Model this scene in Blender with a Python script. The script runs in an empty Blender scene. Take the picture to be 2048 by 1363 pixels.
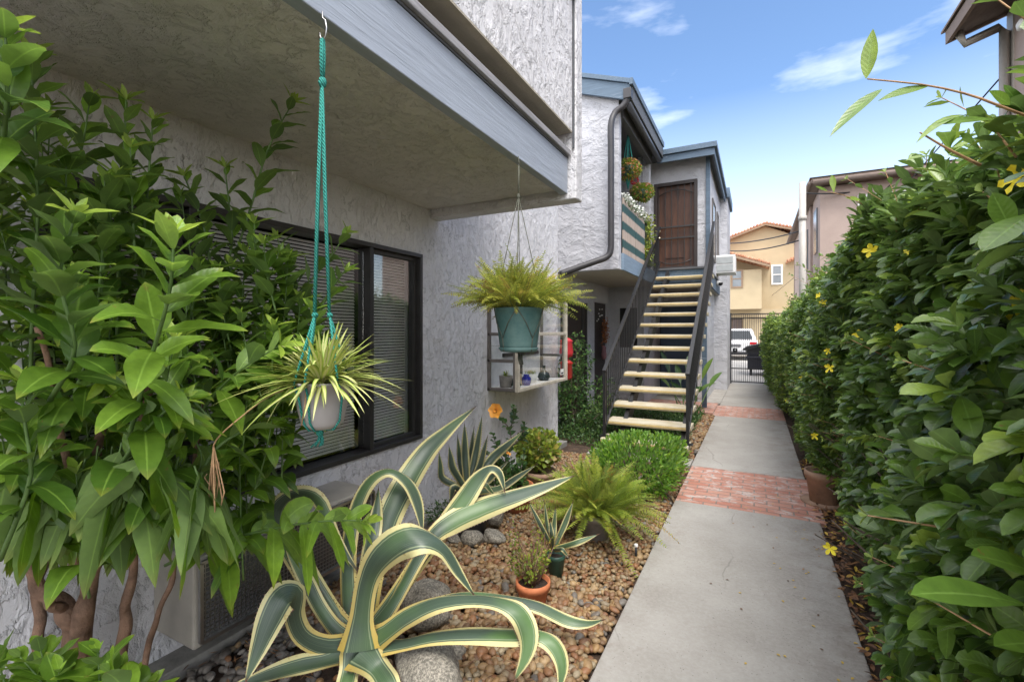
import bpy, math, random
import numpy as np
from mathutils import Vector
random.seed(7)
rng = np.random.default_rng(11)
scene = bpy.context.scene
COL = scene.collection
R = math.radians
# ------------------------------------------------------------ camera, world, sun, exposure
H = 1.55
YAW = R(27.4)
cam_d = bpy.data.cameras.new("camera")
cam = bpy.data.objects.new("camera", cam_d); COL.objects.link(cam)
cam.location = (0, 0, H); cam.rotation_euler = (R(90), 0, YAW)
cam_d.sensor_width = 36; cam_d.lens = 940 / 2048 * 36
cam_d.shift_y = -19.5 / 2048
cam_d.clip_start = 0.05; cam_d.clip_end = 2000
scene.camera = cam
FWD = Vector((-math.sin(YAW), math.cos(YAW), 0)); RGT = Vector((math.cos(YAW), math.sin(YAW), 0))

SUN_EL, SUN_AZ = R(60), R(142)      # azimuth measured clockwise from +Y
sun_dir = Vector((math.sin(SUN_AZ) * math.cos(SUN_EL), math.cos(SUN_AZ) * math.cos(SUN_EL), math.sin(SUN_EL)))
sd = bpy.data.lights.new("sun", 'SUN'); sd.energy = 1.5; sd.angle = R(30); sd.color = (1.0, 0.95, 0.87)
sun = bpy.data.objects.new("sun", sd); COL.objects.link(sun)
sun.rotation_euler = sun_dir.to_track_quat('Z', 'Y').to_euler()

world = bpy.data.worlds.new("World"); scene.world = world; world.use_nodes = True
nt = world.node_tree; nt.nodes.clear()
def wn(t, **k):
    n = nt.nodes.new(t)
    for a, b in k.items(): setattr(n, a, b)
    return n
sky = wn('ShaderNodeTexSky', sky_type='NISHITA', sun_disc=False, sun_elevation=SUN_EL, sun_rotation=SUN_AZ)
sky.air_density = 1.0; sky.dust_density = 0.6; sky.ozone_density = 2.5
tc = wn('ShaderNodeTexCoord')
mp = wn('ShaderNodeMapping'); mp.inputs['Scale'].default_value = (1.7, 1.7, 6.0); mp.inputs['Location'].default_value = (2.35, 0.6, 0.9)
n1 = wn('ShaderNodeTexNoise'); n1.inputs['Scale'].default_value = 1.6; n1.inputs['Detail'].default_value = 7; n1.inputs['Roughness'].default_value = .52
sep = wn('ShaderNodeSeparateXYZ')
low = wn('ShaderNodeMapRange'); low.inputs[1].default_value = .05; low.inputs[2].default_value = .42; low.inputs[3].default_value = .11; low.inputs[4].default_value = -.05
add = wn('ShaderNodeMath', operation='ADD')
rm = wn('ShaderNodeMapRange'); rm.inputs[1].default_value = .50; rm.inputs[2].default_value = .90; rm.inputs[3].default_value = 0; rm.inputs[4].default_value = .62
mixc = wn('ShaderNodeMix', data_type='RGBA')
hs = wn('ShaderNodeHueSaturation'); hs.inputs['Saturation'].default_value = 1.06; hs.inputs['Value'].default_value = .74
bg = wn('ShaderNodeBackground'); bg.inputs['Strength'].default_value = 0.15
wo = wn('ShaderNodeOutputWorld')
L = nt.links.new
L(tc.outputs['Generated'], mp.inputs[0]); L(mp.outputs[0], n1.inputs['Vector'])
L(tc.outputs['Generated'], sep.inputs[0]); L(sep.outputs['Z'], low.inputs[0])
ov_fill = wn('ShaderNodeMapRange'); ov_fill.inputs[1].default_value = .62; ov_fill.inputs[2].default_value = .92; ov_fill.inputs[3].default_value = 0; ov_fill.inputs[4].default_value = .42  # cloud thickened overhead, out of view, added as fill light
bk_fill = wn('ShaderNodeMapRange'); bk_fill.inputs[1].default_value = .05; bk_fill.inputs[2].default_value = -.45; bk_fill.inputs[3].default_value = 0; bk_fill.inputs[4].default_value = .42  # more added cloud behind the camera, also for fill light
mx0 = wn('ShaderNodeMath', operation='MAXIMUM'); ad2 = wn('ShaderNodeMath', operation='ADD')
L(sep.outputs['Z'], ov_fill.inputs[0]); L(sep.outputs['Y'], bk_fill.inputs[0]); L(ov_fill.outputs[0], mx0.inputs[0]); L(bk_fill.outputs[0], mx0.inputs[1])
L(n1.outputs['Fac'], add.inputs[0]); L(low.outputs[0], add.inputs[1]); L(add.outputs[0], ad2.inputs[0]); L(mx0.outputs[0], ad2.inputs[1]); L(ad2.outputs[0], rm.inputs[0])
L(sky.outputs[0], hs.inputs['Color']); L(hs.outputs[0], mixc.inputs[6]); mixc.inputs[7].default_value = (11, 10.7, 10.4, 1)
hz = wn('ShaderNodeMapRange'); hz.inputs[1].default_value = .0; hz.inputs[2].default_value = .42; hz.inputs[3].default_value = .28; hz.inputs[4].default_value = .0
n2 = wn('ShaderNodeTexNoise'); n2.inputs['Scale'].default_value = 5.5; n2.inputs['Detail'].default_value = 8; n2.inputs['Roughness'].default_value = .5
mp2 = wn('ShaderNodeMapping'); mp2.inputs['Scale'].default_value = (1, 1, 1.6); mp2.inputs['Location'].default_value = (.2, .0, .33); L(tc.outputs['Generated'], mp2.inputs[0]); L(mp2.outputs[0], n2.inputs['Vector'])
cl = wn('ShaderNodeMapRange'); cl.inputs[1].default_value = .12; cl.inputs[2].default_value = .40; cl.inputs[3].default_value = .10; cl.inputs[4].default_value = -.28; L(sep.outputs['Z'], cl.inputs[0])
c2 = wn('ShaderNodeMath', operation='ADD'); L(n2.outputs['Fac'], c2.inputs[0]); L(cl.outputs[0], c2.inputs[1])
r2 = wn('ShaderNodeMapRange'); r2.inputs[1].default_value = .50; r2.inputs[2].default_value = .60; r2.inputs[3].default_value = 0; r2.inputs[4].default_value = .30; L(c2.outputs[0], r2.inputs[0])
L(sep.outputs['Z'], hz.inputs[0]); mm1 = wn('ShaderNodeMath', operation='MAXIMUM'); mm2 = wn('ShaderNodeMath', operation='MAXIMUM')
L(rm.outputs[0], mm1.inputs[0]); L(hz.outputs[0], mm1.inputs[1]); L(mm1.outputs[0], mm2.inputs[0]); L(r2.outputs[0], mm2.inputs[1]); L(mm2.outputs[0], mixc.inputs[0]); L(mixc.outputs[2], bg.inputs[0]); L(bg.outputs[0], wo.inputs[0])
scene.view_settings.view_transform = 'Standard'; scene.view_settings.look = 'None'
scene.view_settings.exposure = 1.34; scene.view_settings.gamma = 1
scene.cycles.use_denoising = True
scene.cycles.max_bounces = 8; scene.cycles.transparent_max_bounces = 12; scene.cycles.diffuse_bounces = 4
scene.cycles.glossy_bounces = 3; scene.cycles.transmission_bounces = 4
scene.cycles.caustics_reflective = False; scene.cycles.caustics_refractive = False
scene.cycles.sample_clamp_indirect = 6

# ------------------------------------------------------------ helpers
def W(px, py, D):                     # point seen at photo pixel (2048 wide), D metres in front of the viewer
    return Vector((0, 0, H)) + (FWD + RGT * ((px - 1024) / 940) + Vector((0, 0, (662 - py) / 940))) * D
def G(px, py, z=0.0):
    return W(px, py, (H - z) * 940 / (py - 662))

def tag(o, label=None, cat=None, group=None, kind=None):
    if label: o['label'] = label
    if cat: o['category'] = cat
    if group: o['group'] = group
    if kind: o['kind'] = kind
    return o
def empty(name, loc, label, cat, group=None):
    o = bpy.data.objects.new(name, None); COL.objects.link(o); o.location = loc
    o.empty_display_size = .1
    return tag(o, label, cat, group)
def worldloc(o):
    v = Vector((0, 0, 0))
    while o: v += o.location; o = o.parent
    return v
def link(name, me, mat, parent=None, origin=None):
    o = bpy.data.objects.new(name, me); COL.objects.link(o)
    for m in (mat if isinstance(mat, (list, tuple)) else [mat]): me.materials.append(m)
    if parent is not None: o.parent = parent
    if parent is None and origin is not None: o.location = origin
    return o

class MB:
    def __init__(s): s.v = []; s.f = []; s.m = []; s.sm = []; s.mi = 0; s.smooth = False
    def add(s, vs, fs, smooth=None):
        b = len(s.v); s.v += [tuple(v) for v in vs]
        for f in fs:
            s.f.append(tuple(b + i for i in f)); s.m.append(s.mi); s.sm.append(s.smooth if smooth is None else smooth)
    def box(s, x0, x1, y0, y1, z0, z1):
        s.add([(x0,y0,z0),(x1,y0,z0),(x1,y1,z0),(x0,y1,z0),(x0,y0,z1),(x1,y0,z1),(x1,y1,z1),(x0,y1,z1)],
              [(0,3,2,1),(4,5,6,7),(0,1,5,4),(1,2,6,5),(2,3,7,6),(3,0,4,7)], False)
        return s
    def bar(s, p, q, w, h, up=(0,0,1)):      # box beam between two points
        p = Vector(p); q = Vector(q); t = (q - p).normalized(); sd = t.cross(Vector(up))
        if sd.length < 1e-4: sd = Vector((1,0,0))
        sd.normalize(); u = sd.cross(t)
        a = sd * w / 2; b = u * h / 2
        vs = [p-a-b, p+a-b, p+a+b, p-a+b, q-a-b, q+a-b, q+a+b, q-a+b]
        s.add(vs, [(0,3,2,1),(4,5,6,7),(0,1,5,4),(1,2,6,5),(2,3,7,6),(3,0,4,7)], False); return s
    def tube(s, pts, r, n=8, cap=True):
        pts = [Vector(p) for p in pts]; k = len(pts)
        rs = r if isinstance(r, (list, tuple)) else [r] * k
        vs = []; prev = None
        for i, p in enumerate(pts):
            t = (pts[min(i+1,k-1)] - pts[max(i-1,0)]).normalized()
            a = prev if prev is not None else (Vector((0,0,1)) if abs(t.z) < .9 else Vector((1,0,0)))
            u = (a - t * a.dot(t)); u = u.normalized() if u.length > 1e-5 else t.orthogonal().normalized()
            prev = u; w = t.cross(u)
            for j in range(n):
                c = 2*math.pi*j/n; vs.append(p + (u*math.cos(c) + w*math.sin(c)) * rs[i])
        fs = [(i*n+j, i*n+(j+1)%n, (i+1)*n+(j+1)%n, (i+1)*n+j) for i in range(k-1) for j in range(n)]
        if cap: fs += [tuple(range(n-1,-1,-1)), tuple((k-1)*n+j for j in range(n))]
        s.add(vs, fs, True); return s
    def lathe(s, prof, c, n=28):             # prof: [(r,z)...]
        vs = []; c = Vector(c)
        for r, z in prof:
            for j in range(n):
                a = 2*math.pi*j/n; vs.append(c + Vector((r*math.cos(a), r*math.sin(a), z)))
        k = len(prof)
        fs = [(i*n+j, i*n+(j+1)%n, (i+1)*n+(j+1)%n, (i+1)*n+j) for i in range(k-1) for j in range(n)]
        s.add(vs, fs, True); return s
    def prism(s, poly, axis, a, b):          # poly of 2D pts extruded along axis from a to b
        def P(u, v, w): return {'x': (w,u,v), 'y': (u,w,v), 'z': (u,v,w)}[axis]
        n = len(poly); vs = [P(u,v,a) for u,v in poly] + [P(u,v,b) for u,v in poly]
        s.add(vs, [tuple(range(n))[::-1], tuple(range(n, 2*n))] + [(i,(i+1)%n,n+(i+1)%n,n+i) for i in range(n)], False); return s
    def quad(s, a, b, c, d): s.add([a,b,c,d], [(0,1,2,3)]); return s
    def build(s, name, mat, parent=None, origin=None, bevel=0, label=None):
        o0 = worldloc(parent) if parent else Vector(origin or (0,0,0))
        me = bpy.data.meshes.new(name)
        me.from_pydata([(v[0]-o0.x, v[1]-o0.y, v[2]-o0.z) for v in s.v], [], s.f)
        me.polygons.foreach_set('material_index', s.m); me.polygons.foreach_set('use_smooth', s.sm)
        me.update()
        import bmesh
        bm = bmesh.new(); bm.from_mesh(me); bmesh.ops.recalc_face_normals(bm, faces=bm.faces); bm.to_mesh(me); bm.free()
        o = link(name, me, mat, parent, origin)
        if bevel:
            md = o.modifiers.new('bevel', 'BEVEL'); md.width = bevel; md.segments = 2; md.limit_method = 'ANGLE'; md.angle_limit = R(40)
            md.harden_normals = False
        if label: o['label'] = label
        return o

def np_mesh(name, V, Q, C, mat, parent=None, origin=None, smooth=True, MI=None):
    o0 = worldloc(parent) if parent else Vector(origin or (0,0,0))
    V = V - np.array(o0)[None]
    me = bpy.data.meshes.new(name); nq, k = Q.shape
    me.vertices.add(len(V)); me.vertices.foreach_set('co', V.astype(np.float32).ravel())
    me.loops.add(nq*k); me.loops.foreach_set('vertex_index', Q.astype(np.int32).ravel())
    me.polygons.add(nq); me.polygons.foreach_set('loop_start', np.arange(0, nq*k, k, dtype=np.int32))
    try: me.polygons.foreach_set('loop_total', np.full(nq, k, dtype=np.int32))
    except Exception: pass
    me.polygons.foreach_set('use_smooth', np.full(nq, smooth))
    if MI is not None: me.polygons.foreach_set('material_index', MI.astype(np.int32))
    at = me.color_attributes.new('Col', 'FLOAT_COLOR', 'POINT')
    at.data.foreach_set('color', C.astype(np.float32).ravel())
    me.update(calc_edges=True); me.validate()
    return link(name, me, mat, parent, origin)

def nrm(a): return a / np.maximum(np.linalg.norm(a, axis=-1, keepdims=True), 1e-9)
PROF = {
    'lance': lambda t: np.sin(np.pi * np.clip(t,0,1)**.92)**.9 * (1-.12*t) + .015,
    'obov': lambda t: np.sin(np.pi * np.clip(t,0,1)**1.45)**.75 + .05*(1-t),
    'strap': lambda t: np.minimum(1, (1-t)*3.2)**.8 * (.75+.25*np.sin(np.pi*np.minimum(t*1.4,1))) + .02,
    'pinna': lambda t: (1-t**2)*.9+.05,
    'ellip': lambda t: np.sin(np.pi*np.clip(t,0,1)**.95)**.72 + .01,
    'oval': lambda t: np.sqrt(np.clip(1-(2*t-1)**2,0,1)) + .04,
}
class Leaves:
    def __init__(s): s.V=[]; s.Q=[]; s.C=[]; s.n=0
    def add(s, P, D, N, Ln, Wd, droop=.2, fold=.18, S=4, prof='lance', tint=None, wave=0.0):
        P = np.atleast_2d(np.array(P, float)); K = len(P)
        D = nrm(np.broadcast_to(np.array(D, float), (K,3))); N = np.broadcast_to(np.array(N, float), (K,3))
        Ln = np.broadcast_to(Ln, (K,)); Wd = np.broadcast_to(Wd, (K,)); droop = np.broadcast_to(droop, (K,)); fold = np.broadcast_to(fold, (K,))
        tint = rng.random(K) if tint is None else np.broadcast_to(tint, (K,))
        t = np.linspace(0, 1, S+1); t = t if S < 4 or prof == 'strap' else .55*t+.45*(.5-.5*np.cos(np.pi*t)); Z = np.array([0,0,1.])
        c = P[:,None] + D[:,None]*(Ln[:,None]*t)[...,None] - Z*(droop*Ln)[:,None,None]*(t**2)[None,:,None]
        T = nrm(D[:,None] - Z*(2*droop[:,None]*t)[...,None])
        sd = nrm(np.cross(T, N[:,None])); nn = np.cross(sd, T)
        w = PROF[prof](t)[None]*Wd[:,None]/2
        wv = np.sin(t*9+tint[:,None]*20)*wave*w if wave else 0
        up = fold[:,None]*w + wv; up2 = fold[:,None]*w - wv
        l = c - sd*w[...,None] + nn*up[...,None]; r = c + sd*w[...,None] + nn*up2[...,None]
        V = np.stack([l, c, r], 2).reshape(K, -1, 3)                # rows of 3
        q = []
        for i in range(S):
            a = i*3; q += [(a, a+1, a+4, a+3), (a+1, a+2, a+5, a+4)]
        q = np.array(q)[None] + (np.arange(K)*3*(S+1))[:,None,None] + s.n
        C = np.zeros((K, S+1, 3, 4)); C[...,0] = tint[:,None,None]; C[:,:,0,1] = 1; C[:,:,2,1] = 1
        C[...,2] = t[None,:,None]; C[...,3] = 1
        s.V.append(V.reshape(-1,3)); s.Q.append(q.reshape(-1,4)); s.C.append(C.reshape(-1,4)); s.n += K*3*(S+1)
        return s
    def build(s, name, mat, parent=None, origin=None):
        return np_mesh(name, np.concatenate(s.V), np.concatenate(s.Q), np.concatenate(s.C), mat, parent, origin)

def spline(pts, n):                    # catmull-rom through rows of pts
    P = np.array(pts, float); k = len(P)
    P = np.vstack([2*P[0]-P[1], P, 2*P[-1]-P[-2]])
    out = []
    for u in np.linspace(0, k-1-1e-6, n):
        i = int(u); f = u-i; a,b,c,d = P[i],P[i+1],P[i+2],P[i+3]
        out.append(.5*((2*b)+(-a+c)*f+(2*a-5*b+4*c-d)*f*f+(-a+3*b-3*c+d)*f**3))
    return np.array(out)

# ------------------------------------------------------------ materials
class NM:
    def __init__(s, name):
        s.m = bpy.data.materials.new(name); s.m.use_nodes = True; s.t = s.m.node_tree; s.t.nodes.clear()
        s.out = s.t.nodes.new('ShaderNodeOutputMaterial'); s.b = s.t.nodes.new('ShaderNodeBsdfPrincipled')
        s.L(s.b.outputs[0], s.out.inputs[0]); s._tc = None
    def L(s, a, b): s.t.links.new(a, b)
    def n(s, t, **k):
        n = s.t.nodes.new(t)
        for a, b in k.items(): setattr(n, a, b)
        return n
    def tc(s, scale=(1,1,1), rot=(0,0,0)):
        if s._tc is None: s._tc = s.n('ShaderNodeTexCoord')
        m = s.n('ShaderNodeMapping'); m.inputs['Scale'].default_value = scale; m.inputs['Rotation'].default_value = rot
        s.L(s._tc.outputs['Object'], m.inputs[0]); return m.outputs[0]
    def noise(s, sc, det=3, rough=.5, dist=0, scale=(1,1,1)):
        n = s.n('ShaderNodeTexNoise'); n.inputs['Scale'].default_value = sc; n.inputs['Detail'].default_value = det
        n.inputs['Roughness'].default_value = rough; n.inputs['Distortion'].default_value = dist
        s.L(s.tc(scale), n.inputs['Vector']); return n.outputs['Fac']
    def vor(s, sc, scale=(1,1,1), feature='F1'):
        n = s.n('ShaderNodeTexVoronoi', feature=feature); n.inputs['Scale'].default_value = sc
        s.L(s.tc(scale), n.inputs['Vector']); return n
    def rng(s, x, a, b, c=0, d=1):
        n = s.n('ShaderNodeMapRange'); s.L(x, n.inputs[0])
        for i, v in enumerate((a,b,c,d)): n.inputs[i+1].default_value = v
        return n.outputs[0]
    def math(s, op, a, b=None):
        n = s.n('ShaderNodeMath', operation=op)
        for i, v in enumerate((a, b)):
            if v is None: continue
            if isinstance(v, (int, float)): n.inputs[i].default_value = v
            else: s.L(v, n.inputs[i])
        return n.outputs[0]
    def mix(s, f, a, b, bt='MIX'):
        n = s.n('ShaderNodeMix', data_type='RGBA', blend_type=bt)
        for i, v in ((0, f), (6, a), (7, b)):
            if isinstance(v, (int, float)): n.inputs[i].default_value = v
            elif isinstance(v, tuple): n.inputs[i].default_value = (*v, 1)
            else: s.L(v, n.inputs[i])
        return n.outputs[2]
    def ramp(s, x, stops, interp='LINEAR'):
        n = s.n('ShaderNodeValToRGB'); e = n.color_ramp.elements; n.color_ramp.interpolation = interp
        while len(e) < len(stops): e.new(.5)
        for i, (p, c) in enumerate(stops): e[i].position = p; e[i].color = (*c, 1)
        s.L(x, n.inputs[0]); return n.outputs[0]
    def color(s, c):
        if isinstance(c, tuple): s.b.inputs['Base Color'].default_value = (*c, 1)
        else: s.L(c, s.b.inputs['Base Color'])
        return s
    def rough(s, r):
        if isinstance(r, (int, float)): s.b.inputs['Roughness'].default_value = r
        else: s.L(r, s.b.inputs['Roughness'])
        return s
    def bump(s, h, dist=.01, st=1.0):
        n = s.n('ShaderNodeBump'); n.inputs['Strength'].default_value = st; n.inputs['Distance'].default_value = dist
        s.L(h, n.inputs['Height']); s.L(n.outputs[0], s.b.inputs['Normal']); return s
    def attr(s):
        a = s.n('ShaderNodeAttribute', attribute_name='Col'); sp = s.n('ShaderNodeSeparateColor')
        s.L(a.outputs['Color'], sp.inputs[0]); return sp.outputs

def plain(name, c, rough=.6, var=.12, sc=8, bump=0, bsc=60, metal=0, spec=.5):
    m = NM(name); n = m.noise(sc, 4, .6)
    m.color(m.mix(m.rng(n,.3,.7), tuple(x*(1-var) for x in c), tuple(min(1,x*(1+var)) for x in c)))
    m.rough(rough); m.b.inputs['Metallic'].default_value = metal; m.b.inputs['Specular IOR Level'].default_value = spec
    if bump: m.bump(m.noise(bsc, 4, .6), bump)
    return m.m

def stucco(name, c, sc=7, depth=.012, sx=(1,1,.7), crev=.6, fine=.25, ridge=.5):
    m = NM(name)
    a = m.noise(sc, 6, .62, .5, sx); b = m.noise(sc*2.6, 5, .65, .35, sx); f = m.noise(75, 4, .65)
    plate = m.rng(a, .44, .62); plate2 = m.rng(b, .52, .59)            # trowelled plateaus with ragged edges
    h = m.math('ADD', m.math('ADD', m.math('MULTIPLY', plate, .9), m.math('MULTIPLY', plate2, ridge)), m.math('MULTIPLY', f, fine))
    m.bump(h, depth)
    pit = m.math('MULTIPLY', m.rng(b, .530, .548), m.rng(b, .552, .570, 1, 0))  # dark colour along ridge creases: small shadows painted in
    pit_shade = m.math('MULTIPLY', pit, m.rng(m.noise(5, 3), .50, .60))
    big = m.noise(1.1, 5, .65)
    base = m.mix(m.rng(big,.3,.7), tuple(x*.88 for x in c), tuple(min(1,x*1.08) for x in c))
    base = m.mix(m.rng(f,.45,.72,0,.18), base, tuple(x*.55 for x in c))
    base = m.mix(m.rng(m.noise(4.5, 5, .65, 0, (1,1,.10)), .55, .75, 0, .28), base, (c[0]*.62, c[1]*.58, c[2]*.52))
    base = m.mix(m.rng(m.noise(1.7, 6, .7), .60, .72, 0, .22), base, tuple(min(1, x*1.15) for x in c))
    m.color(m.mix(m.math('MULTIPLY', pit_shade, 1-crev), base, tuple(x*.22 for x in c))); m.rough(.9)
    m.b.inputs['Specular IOR Level'].default_value = .2
    return m.m

def wood_paint(name, c, axis=1, wear=.25):
    m = NM(name); sc = [1,1,1]; sc[axis] = .06; sc = tuple(sc)
    g = m.noise(38, 5, .65, .6, sc); k = m.noise(6, 4, .6, 1.5, tuple(.25 if i==axis else 1 for i in range(3)))
    base = m.mix(m.rng(g,.35,.7), tuple(x*(1-wear) for x in c), tuple(min(1, x*(1+wear*.5)) for x in c))
    m.color(m.mix(m.rng(k,.62,.75,0,.35), base, (.62,.64,.68))); m.rough(.65); m.bump(g, .004)
    return m.m

def leafmat(name, dark, light, young=None, rough=.4, transl=.3, rib=1.5, spec=.5, yellow=None):
    m = NM(name); r, g, b = m.attr()[:3]
    stops = [(0, dark), (.75, light)] + ([(.92, young), (1, young)] if young else [])
    col = m.ramp(r, stops)
    nz = m.noise(45, 3, .6)
    col = m.mix(m.rng(nz,.3,.7,0,.35), col, tuple(x*.6 for x in dark))
    ribf = m.math('MULTIPLY', m.rng(g, .0, .10, 1, 0), .45)
    col = m.mix(ribf, col, tuple(min(1, x*rib+.05) for x in light))
    spot = m.math('MULTIPLY', m.rng(m.noise(38, 3, .7), .66, .70), m.rng(m.noise(3.1, 1), .50, .56))
    col = m.mix(m.math('MULTIPLY', spot, .8), col, (.20,.13,.04))
    if yellow: col = m.mix(m.math('MULTIPLY', m.rng(b, .86, 1.0), .55), col, yellow)
    geo = m.n('ShaderNodeNewGeometry')
    under = m.mix(.32, col, (.20,.26,.13))
    col = m.mix(geo.outputs['Backfacing'], col, under)
    m.color(col); m.rough(m.mix(geo.outputs['Backfacing'], (rough,)*3, (.75,)*3)); m.b.inputs['Specular IOR Level'].default_value = spec
    vein = m.math('SINE', m.math('ADD', m.math('MULTIPLY', b, 62), m.math('MULTIPLY', g, -9)))
    m.bump(m.math('ADD', m.math('MULTIPLY', vein, .25), m.noise(70, 2)), .0008, .5)
    tr = m.n('ShaderNodeBsdfTranslucent'); hsv = m.n('ShaderNodeHueSaturation'); hsv.inputs['Value'].default_value = 1.5; hsv.inputs['Saturation'].default_value = 1.1
    m.L(col, hsv.inputs['Color']); m.L(hsv.outputs[0], tr.inputs[0])
    mx = m.n('ShaderNodeMixShader'); mx.inputs[0].default_value = transl
    m.L(m.b.outputs[0], mx.inputs[1]); m.L(tr.outputs[0], mx.inputs[2]); m.L(mx.outputs[0], m.out.inputs[0])
    return m.m

def glassmat(name, tint=(.9,.95,.95), refl=1.0):
    m = NM(name); m.t.nodes.remove(m.b)
    tr = m.n('ShaderNodeBsdfTransparent'); tr.inputs[0].default_value = (*tint, 1)
    gl = m.n('ShaderNodeBsdfGlossy'); gl.inputs['Roughness'].default_value = .02
    fr = m.n('ShaderNodeFresnel'); fr.inputs[0].default_value = 1.5
    mx = m.n('ShaderNodeMixShader'); m.L(m.math('MULTIPLY', fr.outputs[0], refl), mx.inputs[0])
    m.L(tr.outputs[0], mx.inputs[1]); m.L(gl.outputs[0], mx.inputs[2]); m.L(mx.outputs[0], m.out.inputs[0])
    return m.m

M = {}
M['stucco'] = stucco('stucco_white', (.74,.73,.75), 7.5, .009, (1,1,.65), .45)
M['stucco_soffit'] = stucco('stucco_soffit', (.72,.70,.68), 7, .009, (1,1,1), .75, .3)
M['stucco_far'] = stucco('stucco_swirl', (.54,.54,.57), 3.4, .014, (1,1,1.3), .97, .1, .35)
M['beam'] = wood_paint('painted_beam', (.36,.40,.47), 1, .12)
M['beam_dark'] = plain('weathered_board', (.10,.105,.115), .7)
M['cap'] = wood_paint('painted_cap', (.34,.33,.34), 1)
M['beige'] = plain('beige_plaster', (.40,.36,.29), .9, .1, 5, .004, 80)
M['blue_trim'] = wood_paint('blue_trim', (.105,.155,.215), 0, .2)
M['blue_trim_y'] = wood_paint('blue_trim_long', (.105,.155,.215), 1, .2)
M['blue_pale'] = wood_paint('pale_blue_board', (.22,.30,.39), 1, .15)
M['pipe_dark'] = plain('dark_downspout', (.045,.043,.046), .45, .15, 5)
M['black'] = plain('black_metal', (.018,.018,.02), .4, .2, 12, .0008, 120)
M['frame'] = plain('bronze_frame', (.035,.033,.032), .45, .2, 9)
M['glass'] = glassmat('window_glass', (.90,.91,.91), .28)
M['glass_clear'] = glassmat('clear_glass', (.96,.97,.97), .22)
M['screen'] = plain('unlit_interior', (.02,.019,.019), .9)  # near-black colour stands in for unlit space behind openings
M['blind'] = plain('blind_slats', (.80,.77,.73), .5, .1, 4)
M['conc_foot'] = plain('footing_concrete', (.27,.26,.24), .9, .3, 9, .004, 60)
M['wood_frame'] = plain('whitewashed_frame', (.50,.45,.37), .7, .2, 14)
M['grey_frame'] = plain('grey_brown_frame', (.13,.115,.105), .6, .2, 12)
M['tread'] = None
m = NM('precast_tread'); n = m.noise(70, 4, .7); nb = m.noise(6, 4, .6)
m.color(m.mix(m.rng(n,.55,.7,0,.5), m.mix(m.rng(nb,.4,.7), (.47,.41,.28), (.54,.50,.41)), (.30,.25,.14))); m.rough(.8); m.bump(n, .002); M['tread'] = m.m
M['tread_nose'] = plain('yellow_nosing', (.60,.45,.20), .6, .15, 20)
M['roof_tile'] = None
m = NM('terracotta_roof'); wv = m.n('ShaderNodeTexWave', wave_type='BANDS', bands_direction='X'); wv.inputs['Scale'].default_value = 1.5; m.L(m.tc(), wv.inputs['Vector'])
nz = m.noise(3, 3); m.color(m.mix(m.rng(nz,.35,.65), (.50,.20,.10), (.62,.36,.24))); m.bump(wv.outputs['Fac'], .05); m.rough(.8); M['roof_tile'] = m.m
M['pink'] = plain('pink_stucco', (.44,.34,.295), .9, .07, 2, .006, 30)
M['tan'] = plain('tan_stucco', (.46,.37,.235), .9, .05, 1.5, .006, 20)
M['tan_dark'] = plain('tan_trim', (.25,.17,.11), .8)
M['brown_eave'] = plain('brown_eave', (.22,.165,.135), .8)
M['white'] = plain('white_paint', (.75,.74,.72), .5, .05)
M['offwhite'] = plain('offwhite_pipe', (.44,.41,.37), .5, .08)
M['winpane'] = plain('far_pane', (.16,.18,.20), .15, .2, 3, spec=.8)
M['curtain'] = plain('far_curtain', (.42,.42,.42), .6, .2, 3)

# concrete path
m = NM('path_concrete'); a = m.noise(1.6, 6, .65); b = m.noise(45, 4, .7); c = m.vor(55); d = m.noise(5, 3)
base = m.mix(m.rng(a,.3,.7), (.30,.28,.25), (.40,.38,.35))
speck = m.math('MULTIPLY', m.rng(c.outputs['Distance'], .10, .18, 1, 0), m.rng(m.noise(30, 1), .52, .56))
col = m.mix(m.math('MULTIPLY', speck, .75), base, (.09,.08,.07))
stain = m.rng(m.noise(2.6, 6, .7, .8), .60, .78, 0, .5)
spx = m.n('ShaderNodeSeparateXYZ'); m.L(m.tc(), spx.inputs[0])
dirt = m.math('MULTIPLY', m.rng(spx.outputs['X'], .05, .46), m.rng(m.noise(4.5, 6, .7), .42, .62, 0, .75))
dirt2 = m.math('MULTIPLY', m.rng(spx.outputs['X'], -.45, -.65), m.rng(m.noise(3.5, 6, .7), .45, .62, 0, .45))
col = m.mix(stain, col, (.24,.20,.17)); col = m.mix(m.math('MAXIMUM', dirt, dirt2), col, (.19,.155,.125)); vv = m.n('ShaderNodeTexVoronoi', feature='DISTANCE_TO_EDGE'); vv.inputs['Scale'].default_value = .55
nn_ = m.n('ShaderNodeTexNoise'); nn_.inputs['Scale'].default_value = 5; nn_.inputs['Detail'].default_value = 6; m.L(m.tc(), nn_.inputs['Vector'])
va = m.n('ShaderNodeVectorMath', operation='MULTIPLY_ADD'); va.inputs[1].default_value = (.14,.14,0); m.L(nn_.outputs['Color'], va.inputs[0]); m.L(m.tc(), va.inputs[2]); m.L(va.outputs[0], vv.inputs['Vector'])
crack = m.math('MULTIPLY', m.rng(vv.outputs['Distance'], .0, .0035, 1, 0), m.rng(m.noise(1.1, 2), .52, .58, 0, .45))
col = m.mix(crack, col, (.08,.07,.06)); col = m.mix(m.rng(m.noise(.9, 5, .7), .45, .70, 0, .30), col, (.22,.205,.185))
m.color(m.mix(m.rng(b,.4,.7,0,.25), col, (.52,.50,.47)))
m.rough(.85); m.bump(m.math('ADD', b, m.math('MULTIPLY', a, .5)), .003); M['path'] = m.m
M['alley'] = plain('alley_concrete', (.38,.36,.33), .9, .12, 1.2, .004, 20)
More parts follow.
